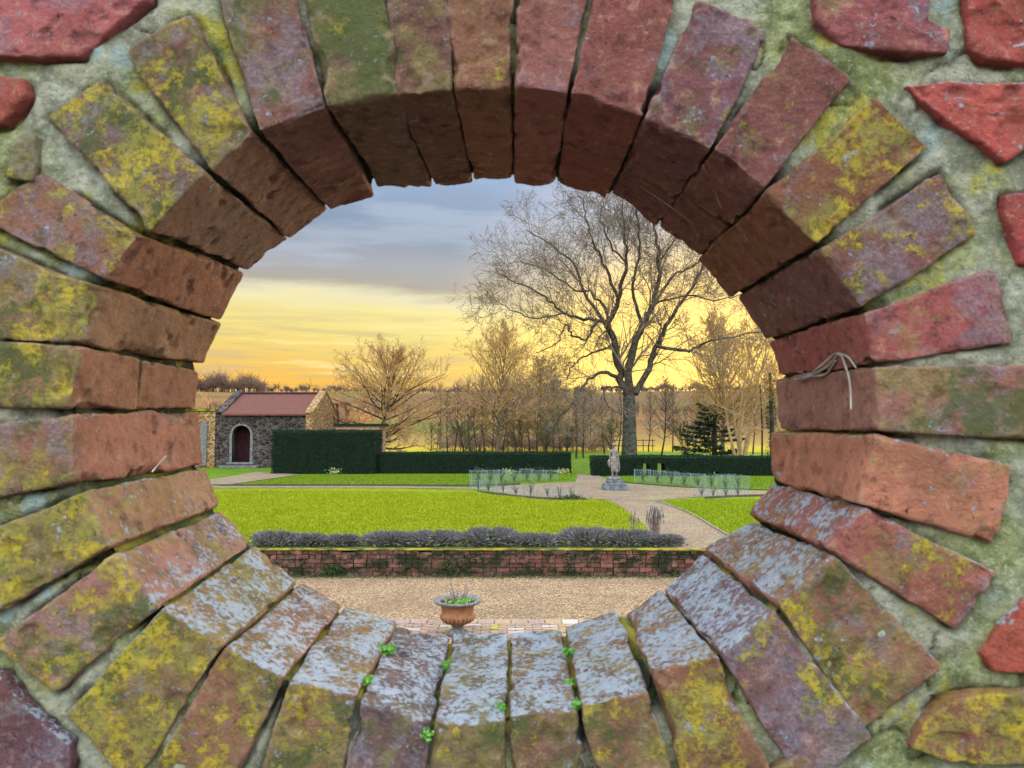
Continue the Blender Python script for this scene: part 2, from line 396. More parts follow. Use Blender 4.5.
def face_brick(poly, seed, depth=.07):
    P = np.array([wuv(*q, 0.0) for q in poly]); c = P.mean(0)
    nx = np.roll(P, -1, 0); ln = np.linalg.norm(nx - P, axis=1); cum = np.concatenate([[0], np.cumsum(ln)])
    n = max(80, int(cum[-1] / .0035)); s = np.linspace(0, cum[-1], n, endpoint=False)
    PP = np.concatenate([P, P[:1]]); B = np.stack([np.interp(s, cum, PP[:, a]) for a in (0, 1)], -1)
    R = max(12, int(np.linalg.norm(B - c, axis=1).mean() / .004))
    fr = list(np.linspace(.02, .9, R)) + [.93, .96, .98, .993, 1.0]
    rows = []; rad = .0045
    for f in fr:
        q = c + (B - c) * f; d = np.linalg.norm(B - q, axis=1)
        z = np.where(d < rad, rad - np.sqrt(np.maximum(rad ** 2 - (rad - d) ** 2, 0)), 0)
        rows.append(wl(q[:, 0], q[:, 1], z - .0045))
    for z in (.015, .03, depth): rows.append(wl(B[:, 0], B[:, 1], np.full(n, z)))
    G = np.stack(rows); m = len(G); pts = G.reshape(-1, 3)
    disp = rough_disp(pts, seed, 1.0); pts = pts - WN * disp[:, None]
    pts = pts + np.stack([vnoise(pts * 20 + 40 * a, seed + 60 + a) for a in range(3)], -1) * .003
    i, j = np.meshgrid(np.arange(m - 1), np.arange(n), indexing='ij'); j2 = (j + 1) % n
    q = np.stack([i * n + j, i * n + j2, (i + 1) * n + j2, (i + 1) * n + j], -1).reshape(-1, 4)
    # close the centre with quads
    ctr = len(pts); pts = np.vstack([pts, pts[:n].mean(0)])
    if n % 2: n2 = n - 1
    else: n2 = n
    cq = np.array([[ctr, (k + 2) % n, k + 1, k] for k in range(0, n2, 2)])
    return pts, np.concatenate([q[:, ::-1], cq[:, [0, 1, 2, 3]]])
for i, (poly, tint, li, al, bl, pa) in enumerate(FB):
    P, Q = face_brick(poly, 700 + i)
    brick_props(mesh_obj('facing_brick', P - W0, Q, M_BRICK, wall), tint, li, al, bl, pa)
# mortar body: one skin, soffit + face + outer edge + back
inner_f = np.array(inner_f); inner_b = np.array(inner_b)
NTH = 1100
th = np.linspace(0, 2 * PI, NTH, endpoint=False)
def polar(P, c):
    a = np.arctan2(P[:, 1] - c[1], P[:, 0] - c[0]) % (2 * PI); r = np.hypot(P[:, 0] - c[0], P[:, 1] - c[1]); o = np.argsort(a)
    return np.interp(th, np.concatenate([a[o] - 2 * PI, a[o], a[o] + 2 * PI]), np.tile(r[o], 3))
cf = inner_f.mean(0); cb = inner_b.mean(0)
rf = polar(inner_f, cf) + .008; rb = polar(inner_b, cb) + .010
ct, st = np.cos(th), np.sin(th)
U0, U1, V0, V1 = -4.2, 4.2, -2.6, 1.35
def rect_r(c):
    tx = np.where(ct > 0, (U1 - c[0]) / np.maximum(ct, 1e-6), (U0 - c[0]) / np.minimum(ct, -1e-6))
    tz = np.where(st > 0, (V1 - c[1]) / np.maximum(st, 1e-6), (V0 - c[1]) / np.minimum(st, -1e-6))
    return np.minimum(np.abs(tx), np.abs(tz))
rR = rect_r(cf); rows = []; jr = []
back_rad = rect_r(cb)
for f in np.linspace(1, 0, 4):                                      # back face
    rr = rb + (back_rad - rb) * f; rows.append((cb[0] + rr * ct, cb[1] + rr * st, np.full(NTH, WT - .01), 0)); jr.append(0)
for s in np.linspace(.97, 0.06, 70):                                 # soffit
    c = cf + (cb - cf) * s; rr = rf + (rb - rf) * s + .007 * math.sin(PI * s)
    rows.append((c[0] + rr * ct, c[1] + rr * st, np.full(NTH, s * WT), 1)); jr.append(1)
for d in np.concatenate([np.arange(.001, .34, .0038), [.36, .4, .46]]):
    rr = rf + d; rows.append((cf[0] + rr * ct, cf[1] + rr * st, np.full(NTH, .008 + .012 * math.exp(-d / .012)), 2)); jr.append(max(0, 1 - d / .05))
for f in (.3, .6, 1.0):
    rr = rf + .46 + (rR - rf - .46) * f; rows.append((cf[0] + rr * ct, cf[1] + rr * st, np.full(NTH, .0045), 3)); jr.append(0)
G = np.stack([wl(a, b, c) for a, b, c, _ in rows]); kinds = np.array([k for *_, k in rows])
m = len(G); pts = G.reshape(-1, 3); kk = np.repeat(kinds, NTH)
for poly, *_r in FB: OUTL.append(np.array([wuv(*q_, 0.0) for q_ in poly]))
U_ = np.concatenate([a for a, *_ in rows]); V__ = np.concatenate([b_ for _, b_, *_2 in rows]); dist = np.full(len(U_), 1.0)
sel = np.where(kk == 2)[0]; q2 = np.stack([U_[sel], V__[sel]], -1)
for O in OUTL:
    bb0, bb1 = O.min(0) - .03, O.max(0) + .03; w_ = np.where(((q2 > bb0) & (q2 < bb1)).all(1))[0]
    for a_, b_ in zip(O, np.roll(O, -1, 0)):
        e_ = b_ - a_; t_ = np.clip(((q2[w_] - a_) @ e_) / (e_ @ e_), 0, 1); d_ = np.linalg.norm(q2[w_] - a_ - t_[:, None] * e_, axis=1)
        dist[sel[w_]] = np.minimum(dist[sel[w_]], d_)
crk = np.clip(.25 + 1.5 * vnoise(pts * 17, 931) + .5 * vnoise(pts * 60, 932), 0, 1)
groove = np.exp(-(dist / .0045) ** 2) * crk
cr2 = np.exp(-(np.abs(vnoise(pts * 13 + .35 * np.stack([vnoise(pts * 40, 941)] * 3, -1), 940)) / .030) ** 2) * np.clip(vnoise(pts * 7, 943) * 3, 0, 1)
dd = .0085 * fbm(pts, 17, 3, 901) + .0045 * fbm(pts, 62, 3, 905) - .007 * groove - .006 * cr2
pts = pts - np.where((kk == 2)[:, None], WN * dd[:, None], 0)
rad = np.tile(ct, m)[:, None] * WR + np.tile(st, m)[:, None] * WZ
pts = pts + np.where((kk == 1)[:, None], rad * (.004 * fbm(pts, 30, 3, 911))[:, None], 0)
i, j = np.meshgrid(np.arange(m - 1), np.arange(NTH), indexing='ij'); j2 = (j + 1) % NTH
q = np.stack([i * NTH + j, i * NTH + j2, (i + 1) * NTH + j2, (i + 1) * NTH + j], -1).reshape(-1, 4)
last = (m - 1) * NTH; jj = np.arange(NTH); q = np.concatenate([q, np.stack([last + jj, last + (jj + 1) % NTH, (jj + 1) % NTH, jj], -1)])
mo = mesh_obj('mortar', pts - W0, q, M_MORTAR, wall)
at = mo.data.attributes.new('joint', 'FLOAT', 'POINT'); at.data.foreach_set('value', np.clip(np.repeat(np.array(jr, np.float32), NTH) + np.where(kk == 2, np.clip(.9 * groove + .8 * cr2, 0, 1), 0), 0, 1).astype(np.float32))  # grooves and cracks beside the bricks darkened: contact shade painted in
# coursed brickwork beyond the arch bricks
mb = MB(); fa = wuv(-40, -30, 0); fb = wuv(1064, 800, 0); xl, yh_ = fa; xr, yl = fb
v = V0 + .04; row = 0
while v < V1 - .04:
    u = U0 - (.11 if row % 2 else 0) + .11
    while u < U1:
        u0, u1 = max(u + .006, U0 + .01), min(u + .219, U1 - .01)
        spans = [(u0, u1)]
        if v + .033 > yl - .01 and v - .033 < yh_ + .01:
            spans = []
            if u0 < xl: spans.append((u0, min(u1, xl)))
            if u1 > xr: spans.append((max(u0, xr), u1))
        for a, b in spans:
            if b - a > .03:
                c = random.random(); col = ((.36 + .2 * c), .10 + .1 * random.random(), .07 + .05 * random.random(), 1)
                vs = []
                z0 = -.004 + random.random() * .006; e = .006
                for (zz, ins) in ((.05, 0), (z0 + e, 0), (z0, e)):
                    for (x, y) in ((a + ins, v - .0325 + ins), (b - ins, v - .0325 + ins), (b - ins, v + .0325 - ins), (a + ins, v + .0325 - ins)):
                        vs.append(wl(x + random.uniform(-.002, .002), y + random.uniform(-.002, .002), zz) - W0)
                fs = [(8, 9, 10, 11)] + [(r * 4 + k, r * 4 + (k + 1) % 4, (r + 1) * 4 + (k + 1) % 4, (r + 1) * 4 + k) for r in (0, 1) for k in range(4)]
                mb.add(vs, fs, col)
        u += .225
    v += .075; row += 1
bw = mb.build('brickwork', M_BRICK, wall, False); brick_props(bw, (.42, .12, .09), .45, .4, .4, .3)
cp = MB()
for k in range(14): cp.box(np.array([-3.9 + k * .6, 0, 0]), (.297, .21, .035), j=.008)
cpo = [wl(x, V1 + .036 + z, WT / 2 + y) - W0 for x, y, z in cp.v]; cp.v = [tuple(p) for p in cpo]
cp.build('coping', M_MORTAR, wall)

# ================================================================== GROUND
def sheet(name, x0, x1, y0, y1, z, mat, nx=1, ny=1):
    xs = np.linspace(x0, x1, nx + 1); ys = np.linspace(y0, y1, ny + 1); X, Y = np.meshgrid(xs, ys, indexing='ij')
    P = np.stack([X.ravel(), Y.ravel(), np.full(X.size, z)], -1)
    i, j = np.meshgrid(np.arange(nx), np.arange(ny), indexing='ij'); s = ny + 1
    q = np.stack([i * s + j, (i + 1) * s + j, (i + 1) * s + j + 1, i * s + j + 1], -1).reshape(-1, 4)
    o = mesh_obj(name, P, q, mat); o['kind'] = 'structure'; return o
def flat_poly(name, pts, z, mat):
    vs = [(p[0], p[1], z) for p in pts]; o = mesh_obj(name, vs, [tuple(range(len(vs)))], mat, None, False); o['kind'] = 'structure'; return o
# gravel
def gravel_mat(name, cols, sc=55, bd=.012, moss=0.0):
    m, t, b, v, _ = new_mat(name)
    cell = t.voro(v, sc, 'F1', 'Color'); d = t.voro(v, sc, 'F1', 'Distance')
    sepn = t.n.new('ShaderNodeSeparateColor'); t.put(sepn.inputs[0], cell)
    c = t.ramp(sepn.outputs[0], [(0, cols[0]), (.35, cols[1]), (.7, cols[2]), (1, cols[3])])
    c = t.mix(t.math('MULTIPLY', t.step(d, .35, .8), .7), c, (.07, .05, .03))
    big = t.noise(v, .9, 5, .6); c = t.mix(t.math('MULTIPLY', t.step(big, .45, .62), .35), c, t.mix(.5, cols[0], (.13, .11, .07)))
    if moss:
        c = t.mix(t.math('MULTIPLY', t.step(t.noise(v, 1.3, 6, .65), .5, .62), moss), c, (.20, .20, .06))
    t.put(b.inputs['Base Color'], c); bump(t, b, t.math('SUBTRACT', 1, d), bd); return m
M_GRAVEL = gravel_mat('pea_gravel', [(.13,.08,.04),(.29,.19,.10),(.40,.275,.155),(.54,.41,.27)], 42, .02)
M_PATH = gravel_mat('path_gravel', [(.11,.08,.055),(.18,.13,.09),(.24,.18,.13),(.33,.26,.20)], 30, .01, .5)
WALLY = 13.0
g0 = sheet('gravel_terrace', -600, 600, -600, WALLY + .2, 0, M_GRAVEL)
# camera side platform
m_, t_, b_, v_, _ = new_mat('terrace_flags'); t_.put(b_.inputs['Base Color'], t_.mix(t_.noise(v_, 6, 5), (.05, .045, .04), (.09, .08, .07)))
pl = MB(); pl.box((0, -2.6, .5), (5.0, 3.4, .5)); o = pl.build('raised_terrace', m_); o['kind'] = 'structure'
# brick paving below the gravel
def paving():
    mb = MB()
    y = 9.98; r = 0
    while y > 6.4:
        x = -4.2 - (.115 if r % 2 else 0)
        hgt = .215 if r == 0 else .068
        while x < 4.6:
            if r == 0: w = .068 * 3.2
            else: w = .215
            c = random.random()
            col = (.19 + .12 * c, .13 + .08 * c, .095 + .06 * random.random(), 1)
            if random.random() < .12: col = (.38, .34, .30, 1)
            mb.box((x + w / 2, y - hgt / 2, .008 + random.uniform(-.003, .003)), (w / 2 - .005, hgt / 2 - .004, .02), col, j=.004)
            x += w + .003
        y -= hgt + .004; r += 1
    return mb
m, t, b, v, _ = new_mat('paving_brick')
c = attr(t, 'tint', 'GEOMETRY', 'Color'); c = t.mix(t.math('MULTIPLY', t.step(t.noise(v, 25, 6, .7), .45, .65), .5), c, (.40, .36, .31))
c = t.mix(t.step(t.noise(v, 3, 6, .6), .57, .64), c, (.32, .28, .05)); t.put(b.inputs['Base Color'], c); bump(t, b, t.noise(v, 80, 5), .006)
M_PAVE = m
o = paving().build('brick_paving', M_PAVE, None, False, True); o['kind'] = 'structure'

# grass
def grass_mat(name, ca, cb, cc, fine=90):
    m, t, b, v, _ = new_mat(name)
    n1 = t.noise(v, .35, 4, .6); vs = t.scale(v, (1, .35, 1)); n2 = t.noise(vs, 3.2, 6, .7); n3 = t.noise(v, fine, 3, .7); n4 = t.noise(t.scale(v, (.5, 1.0, 1)), 1.0, 7, .7)
    c = t.mix(t.step(n2, .3, .7), ca, cb); c = t.mix(t.math('MULTIPLY', t.step(n4, .42, .70), .5), c, cc)
    c = t.mix(t.math('MULTIPLY', t.step(n3, .5, .72), .6), c, t.mix(.5, ca, (.015, .03, .005)))
    c = t.mix(t.math('MULTIPLY', t.step(n1, .55, .7), .35), c, cc)
    n5 = t.noise(t.scale(v, (.55, 1.6, 1)), 2.4, 9, .78); c = t.mix(t.math('MULTIPLY', t.step(n5, .50, .66), .55), c, t.mix(.25, ca, (.04, .09, .004)))
    c = t.mix(t.math('MULTIPLY', t.step(t.noise(v, .8, 8, .72), .56, .68), .35), c, (.34, .30, .06))
    t.put(b.inputs['Base Color'], c); b.inputs['Specular IOR Level'].default_value = .1
    bump(t, b, t.math('ADD', t.noise(v, 60, 5, .7), t.math('MULTIPLY', n2, 1.5)), .03); return m
M_LAWN = grass_mat('lawn_grass', (.10, .165, .003), (.17, .225, .003), (.25, .27, .004))
M_BACKLAWN = grass_mat('back_lawn_grass', (.055, .13, .004), (.09, .17, .005), (.14, .20, .008))  # deeper green than the front lawn
# far ground with the hill
def hill(x, y):
    d = np.hypot(x * .55, y)
    r = np.clip((d - 100) / 420, 0, 1); z = .42 + 23.5 * (r * r * (3 - 2 * r)) ** .85
    z = z + 2.0 * np.clip((d - 150) / 200, 0, 1) * vnoise(np.stack([x / 130, y / 130, x * 0], -1), 5)
    return z
ys = np.concatenate([[WALLY + .12], np.linspace(20, 90, 15), np.linspace(95, 560, 70), np.linspace(580, 2200, 14)])
xs = np.concatenate([np.linspace(-1800, -330, 12), np.linspace(-310, 310, 90), np.linspace(330, 1800, 12)])
X, Y = np.meshgrid(xs, ys, indexing='ij'); Z = hill(X.ravel(), Y.ravel())
i, j = np.meshgrid(np.arange(len(xs) - 1), np.arange(len(ys) - 1), indexing='ij'); s = len(ys)
q = np.stack([i * s + j, (i + 1) * s + j, (i + 1) * s + j + 1, i * s + j + 1], -1).reshape(-1, 4)
m, t, b, v, _ = new_mat('far_fields')
sep = t.n.new('ShaderNodeSeparateXYZ'); t.put(sep.inputs[0], v); yy = sep.outputs[1]
w = t.math('ADD', yy, t.math('MULTIPLY', t.math('SUBTRACT', t.noise(v, .02, 3), .5), 50))
r = t.ramp(t.math('DIVIDE', w, 560), [(0, (.10, .20, .02)), (.08, (.13, .22, .02)), (.10, (.28, .27, .02)), (.125, (.34, .26, .03)), (.15, (.24, .17, .05)), (.24, (.18, .12, .045)), (.4, (.15, .10, .04)), (.6, (.14, .095, .045)), (1, (.11, .07, .05))])  # yellow stops paint sunlight on the far meadow into its colour
cell = t.voro(t.scale(v, (.6, 1, 1)), .018, 'F1', 'Color'); sc2 = t.n.new('ShaderNodeSeparateColor'); t.put(sc2.inputs[0], cell)
fc = t.ramp(sc2.outputs[0], [(0, (.11, .12, .035)), (.2, (.19, .11, .05)), (.5, (.13, .085, .05)), (.85, (.10, .12, .035))], 'CONSTANT')
r = t.mix(t.math('MULTIPLY', t.step(yy, 110, 150), .8), r, fc)
r = t.mix(t.math('MULTIPLY', t.step(t.noise(v, .6, 6, .7), .4, .7), .4), r, (.14, .10, .04))
t.put(b.inputs['Base Color'], r); b.inputs['Specular IOR Level'].default_value = 0
o = mesh_obj('countryside', np.stack([X.ravel(), Y.ravel(), Z], -1), q, m); o['kind'] = 'structure'
# lawns
sheet('lawn', -30, 30, WALLY + .16, 25.8, .43, M_LAWN, 1, 1)
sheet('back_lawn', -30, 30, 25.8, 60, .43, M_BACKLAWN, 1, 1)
def px_poly(pts, z): return [gp(a, b, z) for a, b in pts]
def smooth_line(pts, n=8):
    P = [np.array(p, float) for p in pts]; out = []
    for i in range(len(P) - 1):
        p0, p1, p2, p3 = P[max(i - 1, 0)], P[i], P[i + 1], P[min(i + 2, len(P) - 1)]
        for k in range(n):
            t = k / n; out.append(.5 * ((2 * p1) + (-p0 + p2) * t + (2 * p0 - 5 * p1 + 4 * p2 - p3) * t * t + (-p0 + 3 * p1 - 3 * p2 + p3) * t ** 3))
    out.append(P[-1]); return out
def strip(name, left, right, z, mat, n=60):
    def rs(L):
        L = np.array([gp(a, b, z)[:2] for a, b in L]); L = np.array(smooth_line(L, 10)); d = np.concatenate([[0], np.cumsum(np.linalg.norm(np.diff(L, axis=0), axis=1))])
        s = np.linspace(0, d[-1], n); return np.stack([np.interp(s, d, L[:, k]) for k in (0, 1)], -1)
    a, b = rs(left), rs(right); vs = [(p[0], p[1], z) for p in a] + [(p[0], p[1], z) for p in b]
    o = mesh_obj(name, vs, [(i, n + i, n + i + 1, i + 1) for i in range(n - 1)], mat, None, False); o['kind'] = 'structure'; return o
L1 = [(662,551),(655,538),(644,525),(628,511),(612,502),(600,498.5)]
R1 = [(775,551),(740,541),(712,526),(688,513),(668,505),(655,500.5)]
strip('gravel_path', L1, R1, .436, M_PATH)
strip('gravel_path', [(497,487),(520,484.6),(550,483),(590,481.5),(620,483),(660,486),(700,488.5),(800,491.5),(1250,491.5)], [(487,490.5),(520,495.5),(556,498),(600,499),(640,500.8),(668,499.5),(700,497),(800,494.6),(1250,494.6)], .440, M_PATH)
strip('gravel_path', [(500,488),(400,486.2),(300,486),(190,486)], [(500,489.6),(400,487.8),(300,487.6),(190,487.8)], .444, M_PATH)
strip('gravel_path', [(574,484),(577,478),(576,474)], [(618,484),(602,477),(596,474)], .448, M_PATH)
strip('gravel_path', [(190,482),(222,477.5),(258,471.5)], [(190,490),(228,484.5),(300,474.5)], .450, M_PATH)
# dark lawn edging boards
M_EDGE = simple_mat('edging_board', (.05, .045, .03), (.09, .08, .05), 20)
def edging(pts, label, h=.055):
    P = smooth_line([gp(a, b, .44)[:2] for a, b in pts], 6); mb = MB()
    for a, b in zip(P[:-1], P[1:]):
        d = b - a; L = np.linalg.norm(d); n = np.array([-d[1], d[0]]) / L * .02
        z0, z1 = .425, .44 + h
        vs = [(*(a - n), z0), (*(a + n), z0), (*(b + n), z0), (*(b - n), z0), (*(a - n), z1), (*(a + n), z1), (*(b + n), z1), (*(b - n), z1)]
        mb.add(vs, [(0, 3, 2, 1), (4, 5, 6, 7), (0, 1, 5, 4), (1, 2, 6, 5), (2, 3, 7, 6), (3, 0, 4, 7)])
    o = mb.build('lawn_edging', M_EDGE); tag(o, label, 'edging', 'edging strips round the lawns'); return o
edging([(478,492),(500,495),(530,498),(556,499.6),(585,499.8)], 'curved dark edging along the far rim of the large front lawn')
edging([(195,485.8),(300,485.6),(400,485.8),(480,486),(520,484.3)], 'long straight edging strip of the back lawn beside the narrow path')
edging([(705,498.5),(740,496.5),(800,495.5)], 'short dark edging behind the right hand lawn triangle')
edging([(620,482),(660,485.4),(700,488),(800,491)], 'edging strip of the lawn in front of the right clipped hedge', .03)
EDGE2 = simple_mat('edging_stone', (.12, .11, .08), (.22, .20, .16), 14)
M_EDGE = EDGE2
edging([(656,500.8),(672,506),(692,514),(712,526),(735,539)], 'pale stone edging curving along the right side of the gravel path', .02)

# ================================================================== LOW RETAINING WALL
m, t, b, v, _ = new_mat('retaining_brick')
c = attr(t, 'tint', 'GEOMETRY', 'Color'); c = t.mix(t.math('MULTIPLY', t.step(t.noise(v, 12, 6, .7), .5, .7), .6), c, (.26, .19, .15))
c = t.mix(t.step(t.noise(t.scale(v, (1, 1, 1.6)), 3.2, 9, .78), .485, .53), c, (.02, .024, .01)); t.put(b.inputs['Base Color'], c); bump(t, b, t.noise(v, 50, 5), .015)
M_RB = m
M_MOSS = simple_mat('golden_moss', (.05, .06, .012), (.24, .20, .015), 3.5, .95, .01, 60)
M_DKMORTAR = simple_mat('dark_joint', (.07, .055, .04), (.24, .18, .13), 6, .95, .01)
lw = empty('retaining_wall', (0, WALLY, 0), 'low red brick retaining wall with a yellow moss topped coping above the gravel', 'wall')
mb = MB()
for r in range(6):
    x = -13 - (.11 if r % 2 else 0)
    while x < 7.5:
        L = .215 if random.random() < .75 else .105
        c = random.random(); col = (.065 + .11 * c, .032 + .04 * c, .022 + .03 * c, 1)
        if random.random() < .12: col = (.08, .05, .04, 1)
        if random.random() > .05: mb.box((x + L / 2, -.03 + random.uniform(-.02, .012), .036 + r * .0735), (L / 2 - .004, .06, .0325), col, j=.008)
        x += L + .008
mb.build('brickwork', M_RB, lw, False, True)
mb = MB(); mb.box((-2.75, .045, .20), (10.2, .09, .20)); mb.build('wall_core', M_DKMORTAR, lw)
n = 420; mb = MB(); vs = []
for i in range(n):
    x = -13 + 20.5 * i / (n - 1)
    o1 = .012 * float(vnoise(np.array([[x * 5, 0, 0]]), 3)[0]); o2 = .010 * float(vnoise(np.array([[x * 9, 3, 0]]), 4)[0])
    vs += [(x, -.10 + o1, .437), (x, -.108 + o1, .448 + o2 * .5), (x, -.09, .459 + o2 * .5), (x, .03, .462), (x, .045, .437)]
fs = [(i * 5 + k, (i + 1) * 5 + k, (i + 1) * 5 + (k + 1) % 5, i * 5 + (k + 1) % 5) for i in range(n - 1) for k in range(5)]
mb.add(vs, fs + [(0, 1, 2, 3, 4), tuple(range((n - 1) * 5, n * 5))[::-1]]); mb.build('mossy_coping', M_MOSS, lw, True)

# ---------------------------------------------------------------- leaf clumps
def leaf_faces(mb, c, n, size, spread, flat=0.4, upb=0.3):
    for _ in range(n):
        p = np.array(c) + rng.normal(size=3) * np.array(spread)
        a = rng.normal(size=3); a[2] = abs(a[2]) * upb; a /= np.linalg.norm(a); b_ = np.cross(a, rng.normal(size=3)); b_ /= np.linalg.norm(b_)
        s = size * rng.uniform(.6, 1.3)
        mb.add([p - b_ * s * .35, p + a * s * .5 - b_ * s * .1 + 0, p + a * s, p + a * s * .5 + b_ * s * .35], [(0, 1, 2, 3)])
def leaf_mat(name, c1, c2, sc=3, trans=0.0):
    m, t, b, v, out = new_mat(name)
    oi = t.n.new('ShaderNodeNewGeometry').outputs['Random Per Island']
    c = t.mix(oi, c1, c2); t.put(b.inputs['Base Color'], c); b.inputs['Roughness'].default_value = .7
    b.inputs['Specular IOR Level'].default_value = .15
    return m
M_IVY = leaf_mat('wall_plant_leaf', (.02, .045, .015), (.06, .09, .03))
for (px, w, h, lab) in ((448, .42, .34, 'dark leafy plant clinging to the retaining wall just above the urn'), (340, .2, .2, 'small dark tuft on the left part of the retaining wall'),):
    p = gp(px, 570, 0); mb = MB()
    leaf_faces(mb, (0, 0, h * .5), 420, .045, (w * .4, .03, h * .26))
    o = mb.build('wall_plant', M_IVY); o.location = (p[0], WALLY - .13, 0); tag(o, lab, 'plant')
# flower bed of the lavender, and the blades of the front lawn
o = sheet('flower_bed', -13, 5, WALLY + .03, WALLY + .80, .4335, simple_mat('bed_soil', (.03, .035, .015), (.10, .13, .03), 9, .95, .01)); 
def blades(name, x0, x1, y0, y1, n, mat, label):
    r = np.random.default_rng(77); P = np.stack([r.uniform(x0, x1, n), r.uniform(y0, y1, n), np.full(n, .43)], -1)
    # nothing grows on the gravel: keep clear of the path outline seen in plan
    La = np.array([gp(a, b, .436)[:2] for a, b in L1]); o_ = np.argsort(La[:, 1]); xe = np.interp(P[:, 1], La[o_, 1], La[o_, 0])
    ye = np.interp(P[:, 0], *[np.array(q) for q in zip(*sorted([tuple(gp(a, b, .44)[:2]) for a, b in [(190,490),(478,492),(500,495),(530,498),(556,499.6),(600,500)]]))])
    k = (P[:, 0] < xe - .05) & (P[:, 1] < ye - .05); P = P[k]; n = len(P)
    a = r.uniform(0, 2 * PI, n); h = r.uniform(.018, .05, n) * (1 + .5 * vnoise(P * 1.7, 8)); w = np.stack([np.cos(a), np.sin(a), a * 0], -1) * r.uniform(.005, .012, n)[:, None]
    t_ = P + np.stack([r.normal(size=n) * .018, r.normal(size=n) * .018, h], -1)
    V_ = np.stack([P - w, P + w, t_], 1).reshape(-1, 3); o = mesh_obj(name, V_, np.arange(len(V_)).reshape(-1, 3), mat, None, False); tag(o, label, 'grass', kind='stuff')
def blades_poly(px, z, n, mat, label, seed):
    r = np.random.default_rng(seed); O = np.array([gp(a, b, z)[:2] for a, b in px]); a0, a1 = O.min(0), O.max(0)
    P = np.stack([r.uniform(a0[0], a1[0], n), r.uniform(a0[1], a1[1], n), np.full(n, .43)], -1); ins = np.zeros(n, bool)
    for a, b in zip(O, np.roll(O, -1, 0)):
        c_ = (a[1] > P[:, 1]) != (b[1] > P[:, 1]); ins ^= c_ & (P[:, 0] < (b[0] - a[0]) * (P[:, 1] - a[1]) / (b[1] - a[1] + 1e-12) + a[0])
    P = P[ins]; n = len(P); a = r.uniform(0, 2 * PI, n); h = r.uniform(.018, .05, n); w = np.stack([np.cos(a), np.sin(a), a * 0], -1) * r.uniform(.006, .014, n)[:, None]
    t_ = P + np.stack([r.normal(size=n) * .018, r.normal(size=n) * .018, h], -1); V_ = np.stack([P - w, P + w, t_], 1).reshape(-1, 3)
    tag(mesh_obj('grass', V_, np.arange(len(V_)).reshape(-1, 3), mat, None, False), label, 'grass', kind='stuff')
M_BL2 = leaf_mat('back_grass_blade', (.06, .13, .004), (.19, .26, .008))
blades_poly([(660,501.5),(676,508),(698,519),(722,532),(748,550),(1250,550),(1250,500),(706,499.5)], .43, 240000, leaf_mat('right_grass_blade', (.10, .17, .003), (.28, .33, .006)), 'short bright green grass of the right hand lawn triangle', 5)
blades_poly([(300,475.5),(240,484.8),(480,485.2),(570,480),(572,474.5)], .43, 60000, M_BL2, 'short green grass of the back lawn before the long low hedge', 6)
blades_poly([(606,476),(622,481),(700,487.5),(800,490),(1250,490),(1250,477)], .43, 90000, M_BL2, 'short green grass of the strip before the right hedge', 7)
blades('grass', -9.5, 3.5, WALLY + .8, 25.5, 230000, leaf_mat('grass_blade', (.12, .18, .003), (.32, .35, .005)), 'short bright green grass of the front lawn')
# moss and weeds at the wall's foot
mb = MB()
for _ in range(5200):
    x = rng.uniform(-5.5, 4); 
    leaf_faces(mb, (x, WALLY - .13 - abs(rng.normal()) * .09, .012), 1, .03, (.004, .02, .008))
o = mb.build('foot_weeds', M_IVY); tag(o, 'thin line of dark moss and weeds along the foot of the retaining wall', 'weeds', kind='stuff')

# ---------------------------------------------------------------- lavender
M_LAV = leaf_mat('lavender_stem', (.08, .078, .078), (.20, .185, .20)); M_LAVB = leaf_mat('lavender_leaf', (.045, .06, .04), (.13, .15, .11))
def lavender(seed, W=.40):
    r = np.random.default_rng(seed); stems = MB(); base = MB()
    for _ in range(1500):
        a = r.uniform(0, 2 * PI); el = r.uniform(.35, 1.5); R = r.uniform(.72, 1.0)
        d = np.array([math.cos(a) * math.cos(el) * 1.0, math.sin(a) * math.cos(el) * .7, math.sin(el)])
        p0 = np.array([d[0] * W * .45, d[1] * .25 * .5, .02]); p1 = np.array([np.sign(d[0]) * abs(d[0]) ** .6 * W * .80, d[1] * .28, d[2] ** .6 * .24]) * R
        s = np.cross(d, r.normal(size=3)); s = s / np.linalg.norm(s) * .0045
        t_ = p1 + d * .05 + r.normal(size=3) * .012
        stems.add([p0 - s, p0 + s, p1 + s, t_, p1 - s], [(0, 1, 2, 3, 4)])
    for _ in range(900):
        a = r.uniform(0, 2 * PI); el = r.uniform(.0, 1.5); R = r.uniform(.5, .85)
        c = np.array([math.cos(a) * math.cos(el) * W * R, math.sin(a) * math.cos(el) * .26 * R, math.sin(el) * .24 * R + .01])
        leaf_faces(base, c, 1, .05, (.005, .005, .005))
    return stems, base
lavp = []
for k in range(3):
    st_, ba = lavender(50 + k); e = empty('lavender_bush', (0, 0, 0)); st_.build('flower_stems', M_LAV, e); ba.build('foliage', M_LAVB, e); lavp.append(e)
LAV = [(254,296,'leftmost grey lavender clump, half hidden by the bricks of the arch'),(293,326,'second lavender clump from the left end of the row'),(326,359,'third lavender clump from the left, before the first dip in the row'),(366,412,'wide lavender clump, fourth from the left, right of the first dip'),(408,462,'fifth lavender clump from the left, above the dark wall plant'),(466,516,'round lavender clump above the urn, sixth from the left'),(514,560,'low lavender clump just right of the one above the urn'),(562,612,'tall lavender clump, third from the right end of the row'),(608,652,'lavender clump, second from the right end of the row'),(646,682,'rightmost lavender clump where the row meets the gravel path')]
